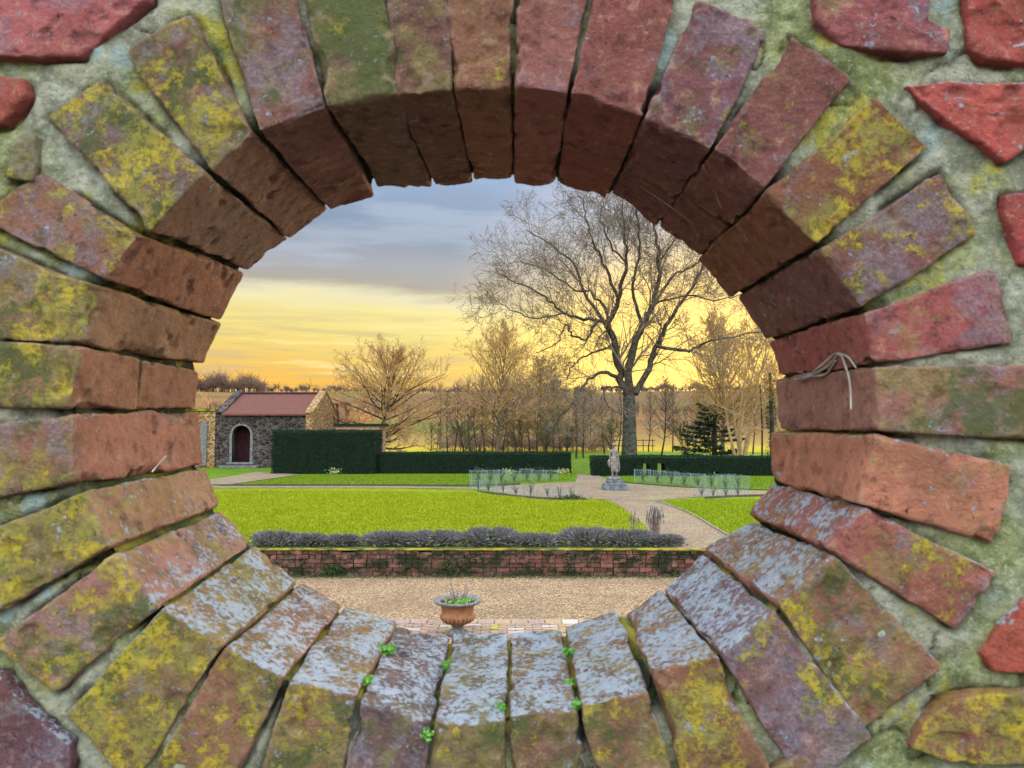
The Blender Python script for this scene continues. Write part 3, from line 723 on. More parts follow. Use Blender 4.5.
for k, (a, b, lab) in enumerate(LAV):
    o = lavp[k] if k < 3 else copy_tree(lavp[k % 3])
    Y = WALLY + .42; xa = dp(a, 545, Y)[0]; xb = dp(b, 545, Y)[0]
    o.location = ((xa + xb) / 2, Y, .44); s = (xb - xa) / .52; o.scale = (s, 1.0, [1.0, .85, .8, 1.0, 1.05, 1.25, .85, 1.25, 1.1, .8][k]); o.rotation_euler = (0, 0, 0 if k % 2 else PI)
    tag(o, lab, 'lavender', 'lavender clumps along the top of the retaining wall')

# ---------------------------------------------------------------- urn
M_TERRA = simple_mat('weathered_terracotta', (.22, .09, .045), (.30, .15, .08), 14, .85, .006, 60)
M_RIM = simple_mat('lichened_rim', (.09, .09, .085), (.19, .185, .18), 25, .9, .008, 70)
M_SOIL = simple_mat('soil', (.025, .02, .015), (.06, .045, .03), 20, 1, .01)
M_GREEN = leaf_mat('young_leaf', (.09, .26, .03), (.20, .42, .06)); M_STICK = simple_mat('dry_stem', (.16, .12, .10), (.28, .22, .18), 20)
pp = gp(457.5, 637, 0.0); SC = pp[1] * 48 / F / .60
urn = empty('garden_urn', (pp[0], pp[1], .028), 'terracotta garden urn with grey rim and bare sticks standing on the brick paving', 'urn'); urn.scale = (SC, SC, SC)
mb = MB(); mb.lathe([(.13, .0), (.135, .03), (.12, .045), (.075, .07), (.065, .10), (.09, .125), (.10, .13)], k=40); mb.build('foot', M_RIM, urn, True)
mb = MB(); prof = [(.10, .13), (.14, .15), (.185, .19), (.207, .225), (.212, .24), (.205, .25), (.20, .262), (.197, .30), (.20, .34), (.215, .375), (.22, .385), (.19, .385), (.17, .37)]
mb.lathe(prof, k=48)
for q in range(24):
    a = 2 * PI * q / 24; mb.tube([(.15 * math.cos(a), .15 * math.sin(a), .155), (.195 * math.cos(a), .195 * math.sin(a), .195), (.212 * math.cos(a), .212 * math.sin(a), .236)], [.008, .014, .010], 6)
mb.build('body', M_TERRA, urn, True)
mb = MB(); mb.lathe([(.205, .37), (.26, .385), (.298, .41), (.302, .425), (.285, .435), (.25, .43), (.225, .42), (.215, .40), (.21, .38)], k=56, wob=.006); mb.build('rim', M_RIM, urn, True)
mb = MB(); mb.lathe([(.216, .39), (.15, .402), (.05, .405)], k=30); mb.build('soil', M_SOIL, urn, True)
for (x, y, dx, dy, h) in ((-.03, .03, -.07, .02, .26), (.05, .05, .05, .02, .22), (.0, .0, -.01, 0, .15), (.07, .0, .06, .01, .20), (-.06, -.02, -.04, 0, .17)):
    mb = MB(); mb.tube([(x, y, .39), (x + dx * .5 + .005, y + dy * .5, .40 + h * .5), (x + dx, y + dy, .40 + h)], [.013, .010, .006], 6); mb.build('bare_stick', M_STICK, urn)
mb = MB()
for c in ((-.08, -.08, .41), (.10, -.10, .415), (.05, -.02, .42), (.13, .03, .41), (.02, -.13, .41)): leaf_faces(mb, c, 45, .04, (.03, .03, .012))
mb.build('green_leaves', M_GREEN, urn)

# ================================================================== HEDGES
M_HEDGE = leaf_mat('yew_leaf', (.003, .014, .007), (.013, .038, .014)); M_HCORE = simple_mat('hedge_inside', (.004, .012, .006), (.01, .022, .01), 8)
def hedge(x0, x1, y0, y1, z0, z1, label, holes=(), dens=1.0):
    e = empty('clipped_hedge', ((x0 + x1) / 2, (y0 + y1) / 2, z0), label, 'hedge'); ox, oy = (x0 + x1) / 2, (y0 + y1) / 2
    hx, hy, h = (x1 - x0) / 2, (y1 - y0) / 2, z1 - z0
    core = MB(); ins = .075
    # core in columns so that holes stay open
    cuts = sorted([(-hx, None)] + [(a - ox, 'a') for a, b, c, d in holes] + [(b - ox, 'b') for a, b, c, d in holes])
    xs_ = [-hx + ins] + sum([[a - ox - .03, b - ox + .03] for a, b, c, d in sorted(holes)], []) + [hx - ins]
    for k in range(len(xs_) - 1):
        a, b = xs_[k], xs_[k + 1]
        if b <= a: continue
        if k % 2 == 0: core.box(((a + b) / 2, 0, (h - ins) / 2), ((b - a) / 2, hy - ins, (h - ins) / 2))
        else:
            hh = sorted(holes)[k // 2]; zt = hh[3] + .03; core.box(((a + b) / 2, 0, (zt + h - ins) / 2), ((b - a) / 2, hy - ins, (h - ins - zt) / 2))
            if hh[2] > 0: core.box(((a + b) / 2, 0, hh[2] / 2), ((b - a) / 2, hy - ins, hh[2] / 2))
    core.build('inner_mass', M_HCORE, e)
    def inhole(x, z): return any(a - ox + .05 * math.sin(z * 31) < x < b - ox + .05 * math.sin(z * 23) and c < z < d + .06 * math.sin(x * 41) for a, b, c, d in holes)
    r = np.random.default_rng(int(abs(x0) * 100)); V_ = []; area = lambda a, b: int(a * b * 1300 * dens)
    pl_ = []
    for (nrm, n) in (((0, -1, 0), area(2 * hx, h)), ((0, 0, 1), area(2 * hx, 2 * hy)), ((1, 0, 0), area(2 * hy, h)), ((-1, 0, 0), area(2 * hy, h)), ((0, 1, 0), area(2 * hx, h) // 3)):
        n = max(n, 10); a = r.uniform(-1, 1, n); b = r.uniform(-1, 1, n)
        if nrm[1]: P = np.stack([a * hx, np.full(n, nrm[1] * hy), (b + 1) / 2 * h], -1)
        elif nrm[2]: P = np.stack([a * hx, b * hy, np.full(n, h)], -1)
        else: P = np.stack([np.full(n, nrm[0] * hx), a * hy, (b + 1) / 2 * h], -1)
        bumpn = .055 * fbm(P + np.array([ox, oy, 0]), 1.3, 4, 31); P = P + np.array(nrm) * (bumpn + r.uniform(-.06, .012, n) + (r.random(n) < .02) * r.uniform(0, .09, n))[:, None]
        keep = np.array([not inhole(p[0], p[2]) for p in P]) if holes else np.ones(n, bool)
        P = P[keep]; n = len(P)
        A = r.normal(size=(n, 3)) + np.array(nrm) * .8; A /= np.linalg.norm(A, axis=1)[:, None]; B = np.cross(A, r.normal(size=(n, 3))); B /= np.linalg.norm(B, axis=1)[:, None]
        s = r.uniform(.03, .055, n)[:, None]
        pl_.append(np.stack([P - B * s * .4, P + A * s * .5, P + A * s, P + B * s * .4], 1).reshape(-1, 3))
    P = np.concatenate(pl_); q = np.arange(len(P)).reshape(-1, 4)
    mesh_obj('leaf_face', P, q, M_HEDGE, e, False); return e
Yh = 33.2
def X(px, Y=Yh): return (px - 512) / F * Y * 1.0 / 1.0
def zpx(py, Y): return dp(512, py, Y)[2]
hedge(X(378), X(571), Yh, Yh + 1.0, .43, zpx(452.5, Yh), 'long low dark green clipped hedge across the middle of the garden')
hedge(X(274), X(377), Yh - .25, Yh + 1.6, .43, zpx(430.5, Yh), 'tall dark green clipped hedge block in front of the stone building')
Yr = 31.6
hedge(X(592, Yr), X(840, Yr), Yr, Yr + 1.0, .43, zpx(456.5, Yr), 'low dark clipped hedge right of the statue with gaps near its foot',
      holes=[(X(643.5, Yr), X(648.5, Yr), .0, .50), (X(658, Yr), X(664, Yr), .0, .50), (X(714, Yr), X(719, Yr), .0, .16)])
# pale primroses at the hedge foot
M_PRIM = leaf_mat('primrose', (.30, .36, .10), (.55, .55, .30))
for (px, py, lab) in ((336, 472, 'pale green plant at the foot of the tall hedge block'), (508, 471.5, 'pale plant at the foot of the long low hedge near the wire cages'), (562, 471.5, 'bright green plant beside the right end of the long low hedge')):
    mb = MB(); leaf_faces(mb, (0, 0, .12), 160, .07, (.14, .05, .07)); o = mb.build('foot_plant', M_PRIM); o.location = (X(px, Yh - .4), Yh - .5, .43); tag(o, lab, 'plant')

# ================================================================== BUILDINGS
def stone_mat(name, cols, sc, joint, warm=None):
    m, t, b, v, _ = new_mat(name)
    vd = t.vmath('ADD', v, t.vmath('MULTIPLY', t.noise(v, 4, 3, .6, out=1), (.15, .15, .15)))
    cell = t.voro(t.scale(vd, (1, 1, 1.4)), sc, 'F1', 'Color'); s_ = t.n.new('ShaderNodeSeparateColor'); t.put(s_.inputs[0], cell)
    d = t.voro(t.scale(vd, (1, 1, 1.4)), sc, 'DISTANCE_TO_EDGE', 'Distance')
    c = t.ramp(s_.outputs[0], [(0, cols[0]), (.4, cols[1]), (.75, cols[2]), (1, cols[3])])
    c = t.mix(t.step(d, .10, .03), c, joint); c = t.mix(t.math('MULTIPLY', t.step(t.noise(v, .9, 5), .5, .65), .4), c, cols[1])
    t.put(b.inputs['Base Color'], c); bump(t, b, t.step(d, 0, .2), .04); return m
M_FLINT = stone_mat('flint_wall', [(.010, .008, .008), (.022, .018, .017), (.045, .036, .032), (.09, .072, .06)], 4.5, (.10, .085, .08))
M_WARM = stone_mat('sun_tinted_stone', [(.13, .065, .024), (.23, .11, .032), (.15, .085, .038), (.25, .15, .065)], 4, (.42, .30, .16))
M_DRESS = simple_mat('dressed_stone', (.10, .11, .11), (.18, .19, .18), 8, .9, .01)
M_REDB = stone_mat('red_brick_far', [(.42, .18, .10), (.50, .26, .15), (.36, .15, .09), (.52, .34, .22)], 6, (.42, .30, .22))
m, t, b, v, _ = new_mat('clay_roof_tile')
w_ = t.n.new('ShaderNodeTexBrick'); t.put(w_.inputs['Vector'], v); w_.inputs['Scale'].default_value = 6
w_.inputs['Color1'].default_value = (.11, .035, .025, 1); w_.inputs['Color2'].default_value = (.17, .058, .04, 1); w_.inputs['Mortar'].default_value = (.10, .04, .04, 1)
c = t.mix(t.math('MULTIPLY', t.noise(v, 3, 6, .7), .4), w_.outputs[0], (.15, .10, .08)); t.put(b.inputs['Base Color'], c); bump(t, b, w_.outputs[1], .03); M_TILE = m
M_DARKIN = simple_mat('dark_interior', (.02, .012, .016), (.05, .02, .025), 3); M_DOOR = simple_mat('dark_red_door', (.035, .012, .016), (.06, .02, .025), 3)
Yb = 37.8
xl_, xr_ = (223 - 512) / F * Yb, (306 - 512) / F * Yb
bd = empty('stone_outbuilding', ((xl_ + xr_) / 2, Yb, .43), 'small dark flint garden building with a red tiled roof and an arched doorway', 'building')
ox = (xl_ + xr_) / 2; hw = (xr_ - xl_) / 2; EH = zpx(415.5, Yb) - .43; D = 5.4; RH = zpx(395.5, Yb + D / 2) - .43
# front wall with an arched opening
dx = (242 - 512) / F * Yb - ox; dw = .46; dz0 = .28; dsp = zpx(434, Yb) - .43; arc = [(dx + dw * math.cos(a), dsp + dw * .95 * math.sin(a)) for a in np.linspace(0, PI, 17)]
def arch_wall(mb, x0, x1, z0, z1, opening, y0, y1):
    # outer rectangle bridged to the opening: columns left, right, sill and the head as fans
    ox0, ox1 = min(p[0] for p in opening), max(p[0] for p in opening); zb = dz0
    def slab(a, b, c, d): mb.box(((a + b) / 2, (y0 + y1) / 2, (c + d) / 2), ((b - a) / 2, (y1 - y0) / 2, (d - c) / 2))
    slab(x0, ox0, z0, z1); slab(ox1, x1, z0, z1); slab(ox0, ox1, z0, zb)
    for (a, b) in zip(opening[:-1], opening[1:]):
        vs = [(a[0], y0, a[1]), (b[0], y0, b[1]), (b[0], y0, z1), (a[0], y0, z1), (a[0], y1, a[1]), (b[0], y1, b[1]), (b[0], y1, z1), (a[0], y1, z1)]
        mb.add(vs, [(0, 3, 2, 1), (4, 5, 6, 7), (0, 1, 5, 4), (2, 3, 7, 6)])
mb = MB(); arch_wall(mb, -hw, hw, 0, EH, arc, 0, .35); mb.build('front_wall', M_FLINT, bd)
mb = MB(); mb.box((0, D - .2, EH / 2), (hw, .175, EH / 2)); mb.build('rear_wall', M_FLINT, bd)
for s_, mt in ((-1, M_FLINT), (1, M_WARM)):  # right gable in warmer stone: low sunlight put into its colour
    mb = MB(); x0, x1 = (s_ * hw - .0, s_ * (hw + .34)) ; a, b2 = min(x0, x1), max(x0, x1)
    pr = [(-.02, 0), (D + .02, 0), (D + .02, EH + .10), (D / 2, RH + .16), (-.02, EH + .10)]
    vs = [(a, y, z) for y, z in pr] + [(b2, y, z) for y, z in pr]; mb.add(vs, [(0, 1, 2, 3, 4)[::-1], (5, 6, 7, 8, 9)] + [(k, (k + 1) % 5, 5 + (k + 1) % 5, 5 + k) for k in range(5)])
    g = mb.build('gable_wall', mt, bd)
    mb = MB()
    for (ya, za, yb2, zb2) in ((-.06, EH + .11, D / 2, RH + .18), (D + .06, EH + .11, D / 2, RH + .18)):
        mb.add([(a - .03, ya, za), (b2 + .03, ya, za), (b2 + .03, yb2, zb2), (a - .03, yb2, zb2), (a - .03, ya, za + .09), (b2 + .03, ya, za + .09), (b2 + .03, yb2, zb2 + .09), (a - .03, yb2, zb2 + .09)], [(0, 1, 2, 3), (4, 7, 6, 5), (0, 4, 5, 1), (1, 5, 6, 2), (2, 6, 7, 3), (3, 7, 4, 0)])
    mb.build('coping', M_FLINT if s_ < 0 else M_WARM, g)
mb = MB()
for (ya, yb2) in ((-.16, D / 2), (D + .16, D / 2)):
    za, zb2 = EH + .0, RH
    mb.add([(-hw + .0, ya, za), (hw, ya, za), (hw, yb2, zb2), (-hw, yb2, zb2), (-hw, ya, za + .09), (hw, ya, za + .09), (hw, yb2, zb2 + .09), (-hw, yb2, zb2 + .09)], [(0, 1, 2, 3), (4, 7, 6, 5), (0, 4, 5, 1), (1, 5, 6, 2), (2, 6, 7, 3), (3, 7, 4, 0)])
rf_ = mb.build('roof', M_TILE, bd)
mb = MB(); mb.tube([(-hw, D / 2, RH + .1), (hw, D / 2, RH + .1)], .09, 8); mb.build('ridge_tiles', M_DARKIN, rf_)
mb = MB()
for k in range(len(arc) - 1):
    (a0, z0), (a1, z1) = arc[k], arc[k + 1]; e_ = lambda a, z, q: (dx + (a - dx) * q, dsp + (z - dsp) * q)
    b0, b1 = e_(a0, z0, 1.2), e_(a1, z1, 1.2)
    vs = [(a0, -.03, z0), (a1, -.03, z1), (b1[0], -.03, b1[1]), (b0[0], -.03, b0[1]), (a0, .12, z0), (a1, .12, z1), (b1[0], .12, b1[1]), (b0[0], .12, b0[1])]
    mb.add(vs, [(0, 1, 2, 3), (0, 4, 5, 1), (3, 2, 6, 7)])
for s_ in (-1, 1): mb.box((dx + s_ * dw * 1.14, .045, (dz0 + dsp) / 2), (dw * .14, .075, (dsp - dz0) / 2))
mb.build('door_surround', M_DRESS, bd)
mb = MB(); mb.box((dx, -.05, dz0 - .05), (dw * 1.5, .14, .05)); mb.box((dx, -.22, .07), (dw * 2.1, .22, .06)); mb.build('door_step', M_DRESS, bd)
mb = MB(); mb.box((dx, .9, 1.1), (dw * 1.6, .04, 1.0)); mb.build('inner_door', M_DOOR, bd)
# wall left of it
xa = (150 - 512) / F * Yb; mbw = empty('garden_wall', ((xa + xl_) / 2 - .2, Yb + .1, .43), 'tall ochre stone garden wall with moss on its coping, left of the flint building', 'wall')
Lw = (xl_ - .36 - xa) / 2; zt = zpx(411, Yb) - .43
mbw.location.x = xa + Lw
mb = MB(); mb.box((0, .1, zt / 2), (Lw, .25, zt / 2)); mb.build('masonry', M_WARM, mbw)
mb = MB(); mb.box((0, .1, zt + .06), (Lw + .02, .32, .06), j=.02); mb.build('coping', M_MOSS, mbw)
mb = MB(); mb.box((Lw - .55, -.20, zt * .42), (.16, .05, zt * .38)); mb.build('pilaster', M_DRESS, mbw)
# brick range behind to the right
Y2 = 43.5
def bx(px, Y=Y2): return (px - 512) / F * Y
rg = empty('brick_outbuilding', (bx(333), Y2, .43), 'low orange brick range with narrow dark openings behind the tall hedge', 'building')
o_x = bx(333); zt = zpx(404, Y2) - .43; mb = MB()
segs_ = [(316, 326.5), (329.5, 336), (339, 345)]
for a, b2 in segs_: mb.box(((bx(a) + bx(b2)) / 2 - o_x, .3, zt / 2), ((bx(b2) - bx(a)) / 2, .3, zt / 2 * (1 if a < 330 else .96)))
mb.box((0 - .02, .75, (zt - .3) / 2), ((bx(344) - bx(317)) / 2, .12, (zt - .3) / 2)); mb.build('brick_wall', M_REDB, rg)
for a, b2 in ((326.6, 329.4), (336.1, 338.9)):
    mb = MB(); mb.box(((bx(a) + bx(b2)) / 2 - o_x, .56, zt * .44), ((bx(b2) - bx(a)) / 2 - .004, .04, zt * .44)); mb.build('window', M_DARKIN, rg)
mb = MB(); mb.box((0, .35, zt + .04), ((bx(345) - bx(316)) / 2 + .05, .42, .04)); mb.build('wall_top', M_WARM, rg)
Y3 = 38.6
sh = empty('garden_shed', (bx(358, Y3), Y3, .43), 'low flat dark roofed shed with a brick end behind the tall hedge', 'shed'); hx3 = (bx(381, Y3) - bx(334, Y3)) / 2; zt = zpx(426, Y3) - .43
mb = MB(); mb.box((0, 1, zt / 2), (hx3 - .1, 1, zt / 2)); mb.build('brick_wall', M_REDB, sh)
mb = MB(); mb.box((0, 1, zt + .06), (hx3 + .02, 1.1, .06)); mb.build('flat_roof', M_HCORE, sh)
mb = MB(); mb.box((hx3 - .12, -.09, zt * .45), (.17, .08, zt * .45)); mb.build('brick_pier', M_WARM, sh)
mb = MB(); mb.box((0, 0, .32), (.42, .3, .32), j=.03); mb.box((0, 0, .67), (.48, .36, .03), j=.01); o = mb.build('stone_trough', M_DRESS); o.location = (bx(395, 41), 41, .43); tag(o, 'small grey stone block standing beyond the long hedge near the round tree', 'stone block')

# ================================================================== STATUE
M_STONE = simple_mat('statue_stone', (.11, .10, .085), (.27, .24, .21), 9, .9, .008, 50); M_PLINTH = simple_mat('plinth_stone', (.08, .09, .10), (.17, .18, .19), 9, .9, .01, 40)
sp_ = gp(614.5, 489.5, .44); st = empty('garden_statue', (sp_[0], sp_[1], .44), 'pale stone statue of a draped standing figure on a grey plinth where paths cross', 'statue')
pxm = sp_[1] / F
mb = MB()
mb.box((0, 0, .07), (.40, .36, .07)); mb.box((0, 0, .18), (.36, .32, .04)); mb.box((0, 0, .27), (.26, .24, .06)); 
pb = mb.build('plinth', M_PLINTH, st); bv = pb.modifiers.new('b', 'BEVEL'); bv.width = .015; bv.segments = 2
mb = MB(); mb.lathe([(.24, .33), (.26, .36), (.20, .40), (.17, .43)], k=20); mb.build('plinth_drum', M_PLINTH, st, True)
def skin(name, pts, edges, rad, mat, parent, sub=2):
    me = bpy.data.meshes.new(name); me.from_pydata(pts, edges, []); o = bpy.data.objects.new(name, me); COL.objects.link(o); o.parent = parent
    sk = o.modifiers.new('s', 'SKIN'); sk.use_smooth_shade = True
    for v_, r in zip(me.skin_vertices[0].data, rad): v_.radius = (r, r) if not hasattr(r, '__len__') else r
    me.skin_vertices[0].data[0].use_root = True
    o.modifiers.new('d', 'SUBSURF').levels = sub; o.modifiers['d'].render_levels = sub; me.materials.append(mat); return o
H = 1.0; z0 = .43
P = [(0, 0, .54), (0.0, 0, .66), (0.0, -.01, .79), (0, -.01, .86), (-.01, -.02, .90), (-.01, -.025, .955),      # pelvis..neck, head
     (.09, 0, .80), (.115, -.03, .67), (.05, -.10, .62),                                                       # arm R bent across
     (-.09, 0, .80), (-.135, .0, .66), (-.13, -.04, .53),                                                      # arm L hanging
     (.055, 0, .50), (.06, -.01, .28), (.06, .0, .03), (.065, -.06, .015),
     (-.05, 0, .50), (-.065, -.05, .28), (-.055, .0, .03), (-.065, -.07, .015)]
E = [(0, 1), (1, 2), (2, 3), (3, 4), (4, 5), (2, 6), (6, 7), (7, 8), (2, 9), (9, 10), (10, 11), (0, 12), (12, 13), (13, 14), (14, 15), (0, 16), (16, 17), (17, 18), (18, 19)]
Rr = [.085, .072, .085, .035, .05, .055, .042, .034, .026, .042, .034, .026, .07, .048, .03, .022, .07, .048, .03, .022]
P = [(x * 1.1, y * 1.1, z0 + z * 1.09) for x, y, z in P]
skin('figure', P, E, Rr, M_STONE, st)
# drapery: pleated wrap from the waist to the shins and a fall of cloth on each side
vs = []; K = 60; lv = [(.64, .085, .07), (.56, .11, .09), (.44, .125, .10), (.32, .115, .10), (.22, .10, .09), (.15, .09, .08)]
for zi, (z, a, b2) in enumerate(lv):
    for k in range(K):
        t_ = 2 * PI * k / K; f_ = 1 + (.02 + .035 * zi) * math.sin(9 * t_ + zi * .5) + .02 * math.sin(17 * t_)
        sk_ = .10 * max(0, math.cos(t_)) if zi > 2 else 0
        vs.append((a * f_ * math.cos(t_) + .005, b2 * f_ * math.sin(t_), z0 + (z + sk_ * -.5) * 1.09))
fs = [(i * K + k, i * K + (k + 1) % K, (i + 1) * K + (k + 1) % K, (i + 1) * K + k) for i in range(len(lv) - 1) for k in range(K)]
mesh_obj('drapery', vs, fs, M_STONE, st).modifiers.new('s', 'SOLIDIFY').thickness = .012
mb = MB()
mb.tube([(.11, -.05, z0 + .72), (.135, -.04, z0 + .55), (.15, -.02, z0 + .35), (.14, 0, z0 + .16)], [.025, .035, .042, .03], 8)
mb.build('cloth_fall', M_STONE, st, True)
mb = MB(); mb.tube([(-.165, -.03, z0 + .58), (-.18, -.03, z0 + .50), (-.17, -.02, z0 + .38), (-.15, 0, z0 + .30)], [.025, .055, .05, .02], 8); mb.build('held_jug', M_STONE, st, True)
mb = MB(); mb.lathe([(.02, .0), (.055, .02), (.066, .06), (.06, .10), (.03, .125)], (-.011, -.015, z0 + 1.005), k=14); mb.build('hair', M_STONE, st, True)

# ================================================================== WIRE CAGES
m, t, b, v, out = new_mat('pale_netting')
tr = t.n.new('ShaderNodeBsdfTransparent'); mxs = t.n.new('ShaderNodeMixShader'); mxs.inputs[0].default_value = .055
b.inputs['Base Color'].default_value = (.26, .40, .45, 1); t.l.new(tr.outputs[0], mxs.inputs[1]); t.l.new(b.outputs[0], mxs.inputs[2]); t.l.new(mxs.outputs[0], out.inputs[0]); M_NET = m
M_POST = simple_mat('pale_post', (.13, .18, .20), (.22, .28, .30), 20); M_TWIG = simple_mat('rose_twig', (.05, .06, .04), (.12, .12, .08), 20)
def cage(w=.55, h=.5):
    e = empty('netting_cage', (0, 0, 0)); n = MB(); 
    c = [(-w / 2, -w / 2), (w / 2, -w / 2), (w / 2, w / 2), (-w / 2, w / 2)]
    for k in range(4):
        a, b2 = c[k], c[(k + 1) % 4]; n.add([(*a, .02), (*b2, .02), (*b2, h), (*a, h)], [(0, 1, 2, 3)])
    n.build('netting', M_NET, e)
    for a in c: mb = MB(); mb.tube([(*a, 0), (*a, h + .03)], .006, 5); mb.build('post', M_POST, e)
    mb = MB()
    for k in range(4): mb.tube([(*c[k], h), (*c[(k + 1) % 4], h)], .004, 4)
    mb.build('top_wire', M_POST, e); return e
def twiggy(seed, h=.5, n=16, spread=.18):
    r = np.random.default_rng(seed); mb = MB(); lf = MB()
    for _ in range(n):
        a = r.uniform(0, 2 * PI); R = r.uniform(.2, 1) * spread; z = h * r.uniform(.55, 1)
        mid = (R * .35 * math.cos(a), R * .35 * math.sin(a), z * .5); tp = (R * math.cos(a), R * math.sin(a), z)
        mb.tube([(0, 0, 0), mid, tp], [.009, .006, .003], 4); leaf_faces(lf, tp, 6, .05, (.03, .03, .06)); leaf_faces(lf, mid, 3, .04, (.04, .04, .05))
    e = empty('rose_bush', (0, 0, 0)); mb.build('stems', M_TWIG, e); lf.build('leaves', M_LAVB, e); return e
cage0 = cage(); rose0 = [twiggy(1), twiggy(2)]
CG = [(478,491,'front',1.0),(488,493,'f',1),(503,494,'f',.8),(516,496,'f',.8),(531,497,'f',.8),(548,498,'f',.75),(560,499,'f',.7),(573,499,'f',.7),
      (478,484,'b',1.15),(490,484,'b',1.1),(501,483,'b',1.1),(514,483,'b',1),(527,482,'b',1),(539,482,'b',1),(551,481,'b',1),
      (644,483,'r',1),(659,484,'r',1),(673,485,'r',1),(686,486,'r',1),(700,487,'r',1),(714,488,'r',1),(728,489,'r',1),(741,489.5,'r',1.05),
      (704,497,'q',.8),(716,498,'q',.8),(729,498,'q',.8),(741,497,'q',.8)]
ordw = ['first', 'second', 'third', 'fourth', 'fifth', 'sixth', 'seventh', 'eighth']
cnt = {}
for k, (px, py, row, s) in enumerate(CG):
    row = 'f' if row == 'front' else row; cnt[row] = cnt.get(row, 0) + 1
    o = cage0 if k == 0 else copy_tree(cage0); p = gp(px, py, .44); o.location = (p[0], p[1] + .3, .44)
    o.scale = (s * rng.uniform(.85, 1.1), s * .8, s * rng.uniform(.75, .95) * (.8 if row in 'fq' else 1)); o.rotation_euler = (0, 0, rng.uniform(-.25, .25))
    where = {'f': 'along the front lawn rim left of the statue', 'b': 'in the row before the long low hedge', 'r': 'in the row before the right hedge', 'q': 'in the short near row at the right lawn'}[row]
    tag(o, f'{ordw[cnt[row]-1]} netting cage from the left {where}', 'plant cage', 'netting cages round young roses')
    r_ = rose0[k] if k < 2 else copy_tree(rose0[k % 2]); r_.location = (p[0], p[1] + .3, .44); r_.scale = (s, s, s * rng.uniform(.7, 1.1)); r_.rotation_euler = (0, 0, rng.uniform(0, 6))
    tag(r_, f'twiggy rose inside the {ordw[cnt[row]-1]} netting cage {where}', 'rose bush', 'young roses in netting cages')
# seed-head plant beside the path and grey tufts
def seedheads(px, py, h, lab, n=60, sp=.19):
    r = np.random.default_rng(int(px)); p = gp(px, py, .44); e = empty('seedhead_plant', p, lab, 'plant'); mb = MB(); hd = MB()
    for _ in range(n):
        a = r.uniform(0, 2 * PI); R = r.uniform(0, 1) * sp; z = h * r.uniform(.6, 1.05); tp = np.array([R * math.cos(a), R * math.sin(a) * .6, z])
        mb.tube([(R * .3 * math.cos(a), 0, 0), tp * .6, tp], [.006, .005, .004], 4)
        hd.tube([tp - [0, 0, .08], tp - [0, 0, .03], tp + [0, 0, .03]], [.005, .009, .003], 5)
    mb.build('stems', M_STICK, e); hd.build('seed_heads', M_LAV, e)
seedheads(655, 541, .62, 'tall grey plant with dark seed heads beside the path, right of the lavender row')
seedheads(632, 539, .48, 'faint thin stemmed grey plant at the lawn corner, left of the tall seed head plant', 12, .14)
mb = MB(); leaf_faces(mb, (0, 0, .05), 400, .07, (.22, .08, .04)); o = mb.build('dark_weed', M_IVY); p = gp(572, 499.5, .44); o.location = tuple(p); tag(o, 'dark low weed on the edging strip at the right end of the front cages', 'weed')

# ================================================================== TREES
class Tubes:
    def __init__(s): s.P = []
    def add(s, pts, rad): s.P.append((np.array(pts, float), np.array(rad, float)))
    def build(s, name, mat, parent, k=None):
        VV = []; QQ = []; b = 0
        for pts, rad in s.P:
            n = len(pts); kk = k or (3 if rad.max() < .02 else 5 if rad.max() < .08 else 9)
            d = np.gradient(pts, axis=0); d /= (np.linalg.norm(d, axis=1)[:, None] + 1e-9)
            ref = np.array([.3, .9, .2]) if abs(d[0] @ np.array([.3, .9, .2])) < .8 else np.array([.9, 0, .3])
            a = np.cross(d, ref); a /= (np.linalg.norm(a, axis=1)[:, None] + 1e-9); c = np.cross(d, a)
            t = np.arange(kk) * 2 * PI / kk
            R = pts[:, None] + (a[:, None] * np.cos(t)[None, :, None] + c[:, None] * np.sin(t)[None, :, None]) * rad[:, None, None]
            VV.append(R.reshape(-1, 3)); i, j = np.meshgrid(np.arange(n - 1), np.arange(kk), indexing='ij'); j2 = (j + 1) % kk
            QQ.append((np.stack([i * kk + j, i * kk + j2, (i + 1) * kk + j2, (i + 1) * kk + j], -1).reshape(-1, 4)) + b); b += n * kk
        return mesh_obj(name, np.concatenate(VV), np.concatenate(QQ), mat, parent)
def unit(v): return v / (np.linalg.norm(v) + 1e-9)
def grow(T, r, p, d, rad, L, lev, maxlev, P):
    n = P.get('n', 6) if lev < maxlev else 4
    pts = [p]; rr = [rad]; dd = d
    for i in range(n):
        dd = unit(dd + r.normal(size=3) * P['wob'] + np.array([0, 0, P['up'] * (1 if lev < 3 else P.get('upt', .3))]))
        p = p + dd * L / n; pts.append(p); rr.append(rad * (1 - .75 * (i + 1) / n))
    T[0 if lev < P.get('split', 2) else 1].add(pts, np.maximum(rr, P['rmin']))
    if lev >= maxlev: return
    nc = P['kids'][lev]
    for c in range(nc):
        t = P.get('start', .25) + (1 - P.get('start', .25)) * (c + r.uniform(.1, .9)) / nc; i = min(int(t * n), n - 1); f = t * n - i
        q = pts[i] + (pts[i + 1] - pts[i]) * f; dl = unit(pts[i + 1] - pts[i]); s = unit(np.cross(dl, r.normal(size=3))); an = P['ang'] * r.uniform(.7, 1.3)
        nd = unit(dl * math.cos(an) + s * math.sin(an)); rl = (rad * (1 - .75 * t)) * r.uniform(.55, .8)
        grow(T, r, q, nd, max(rl, P['rmin']), L * P['len'] * r.uniform(.65, 1.15) * (1.15 - .45 * t), lev + 1, maxlev, P)
def bark_mat(name, c1, c2): return simple_mat(name, c1, c2, 6, .95, .02, 30, .1)
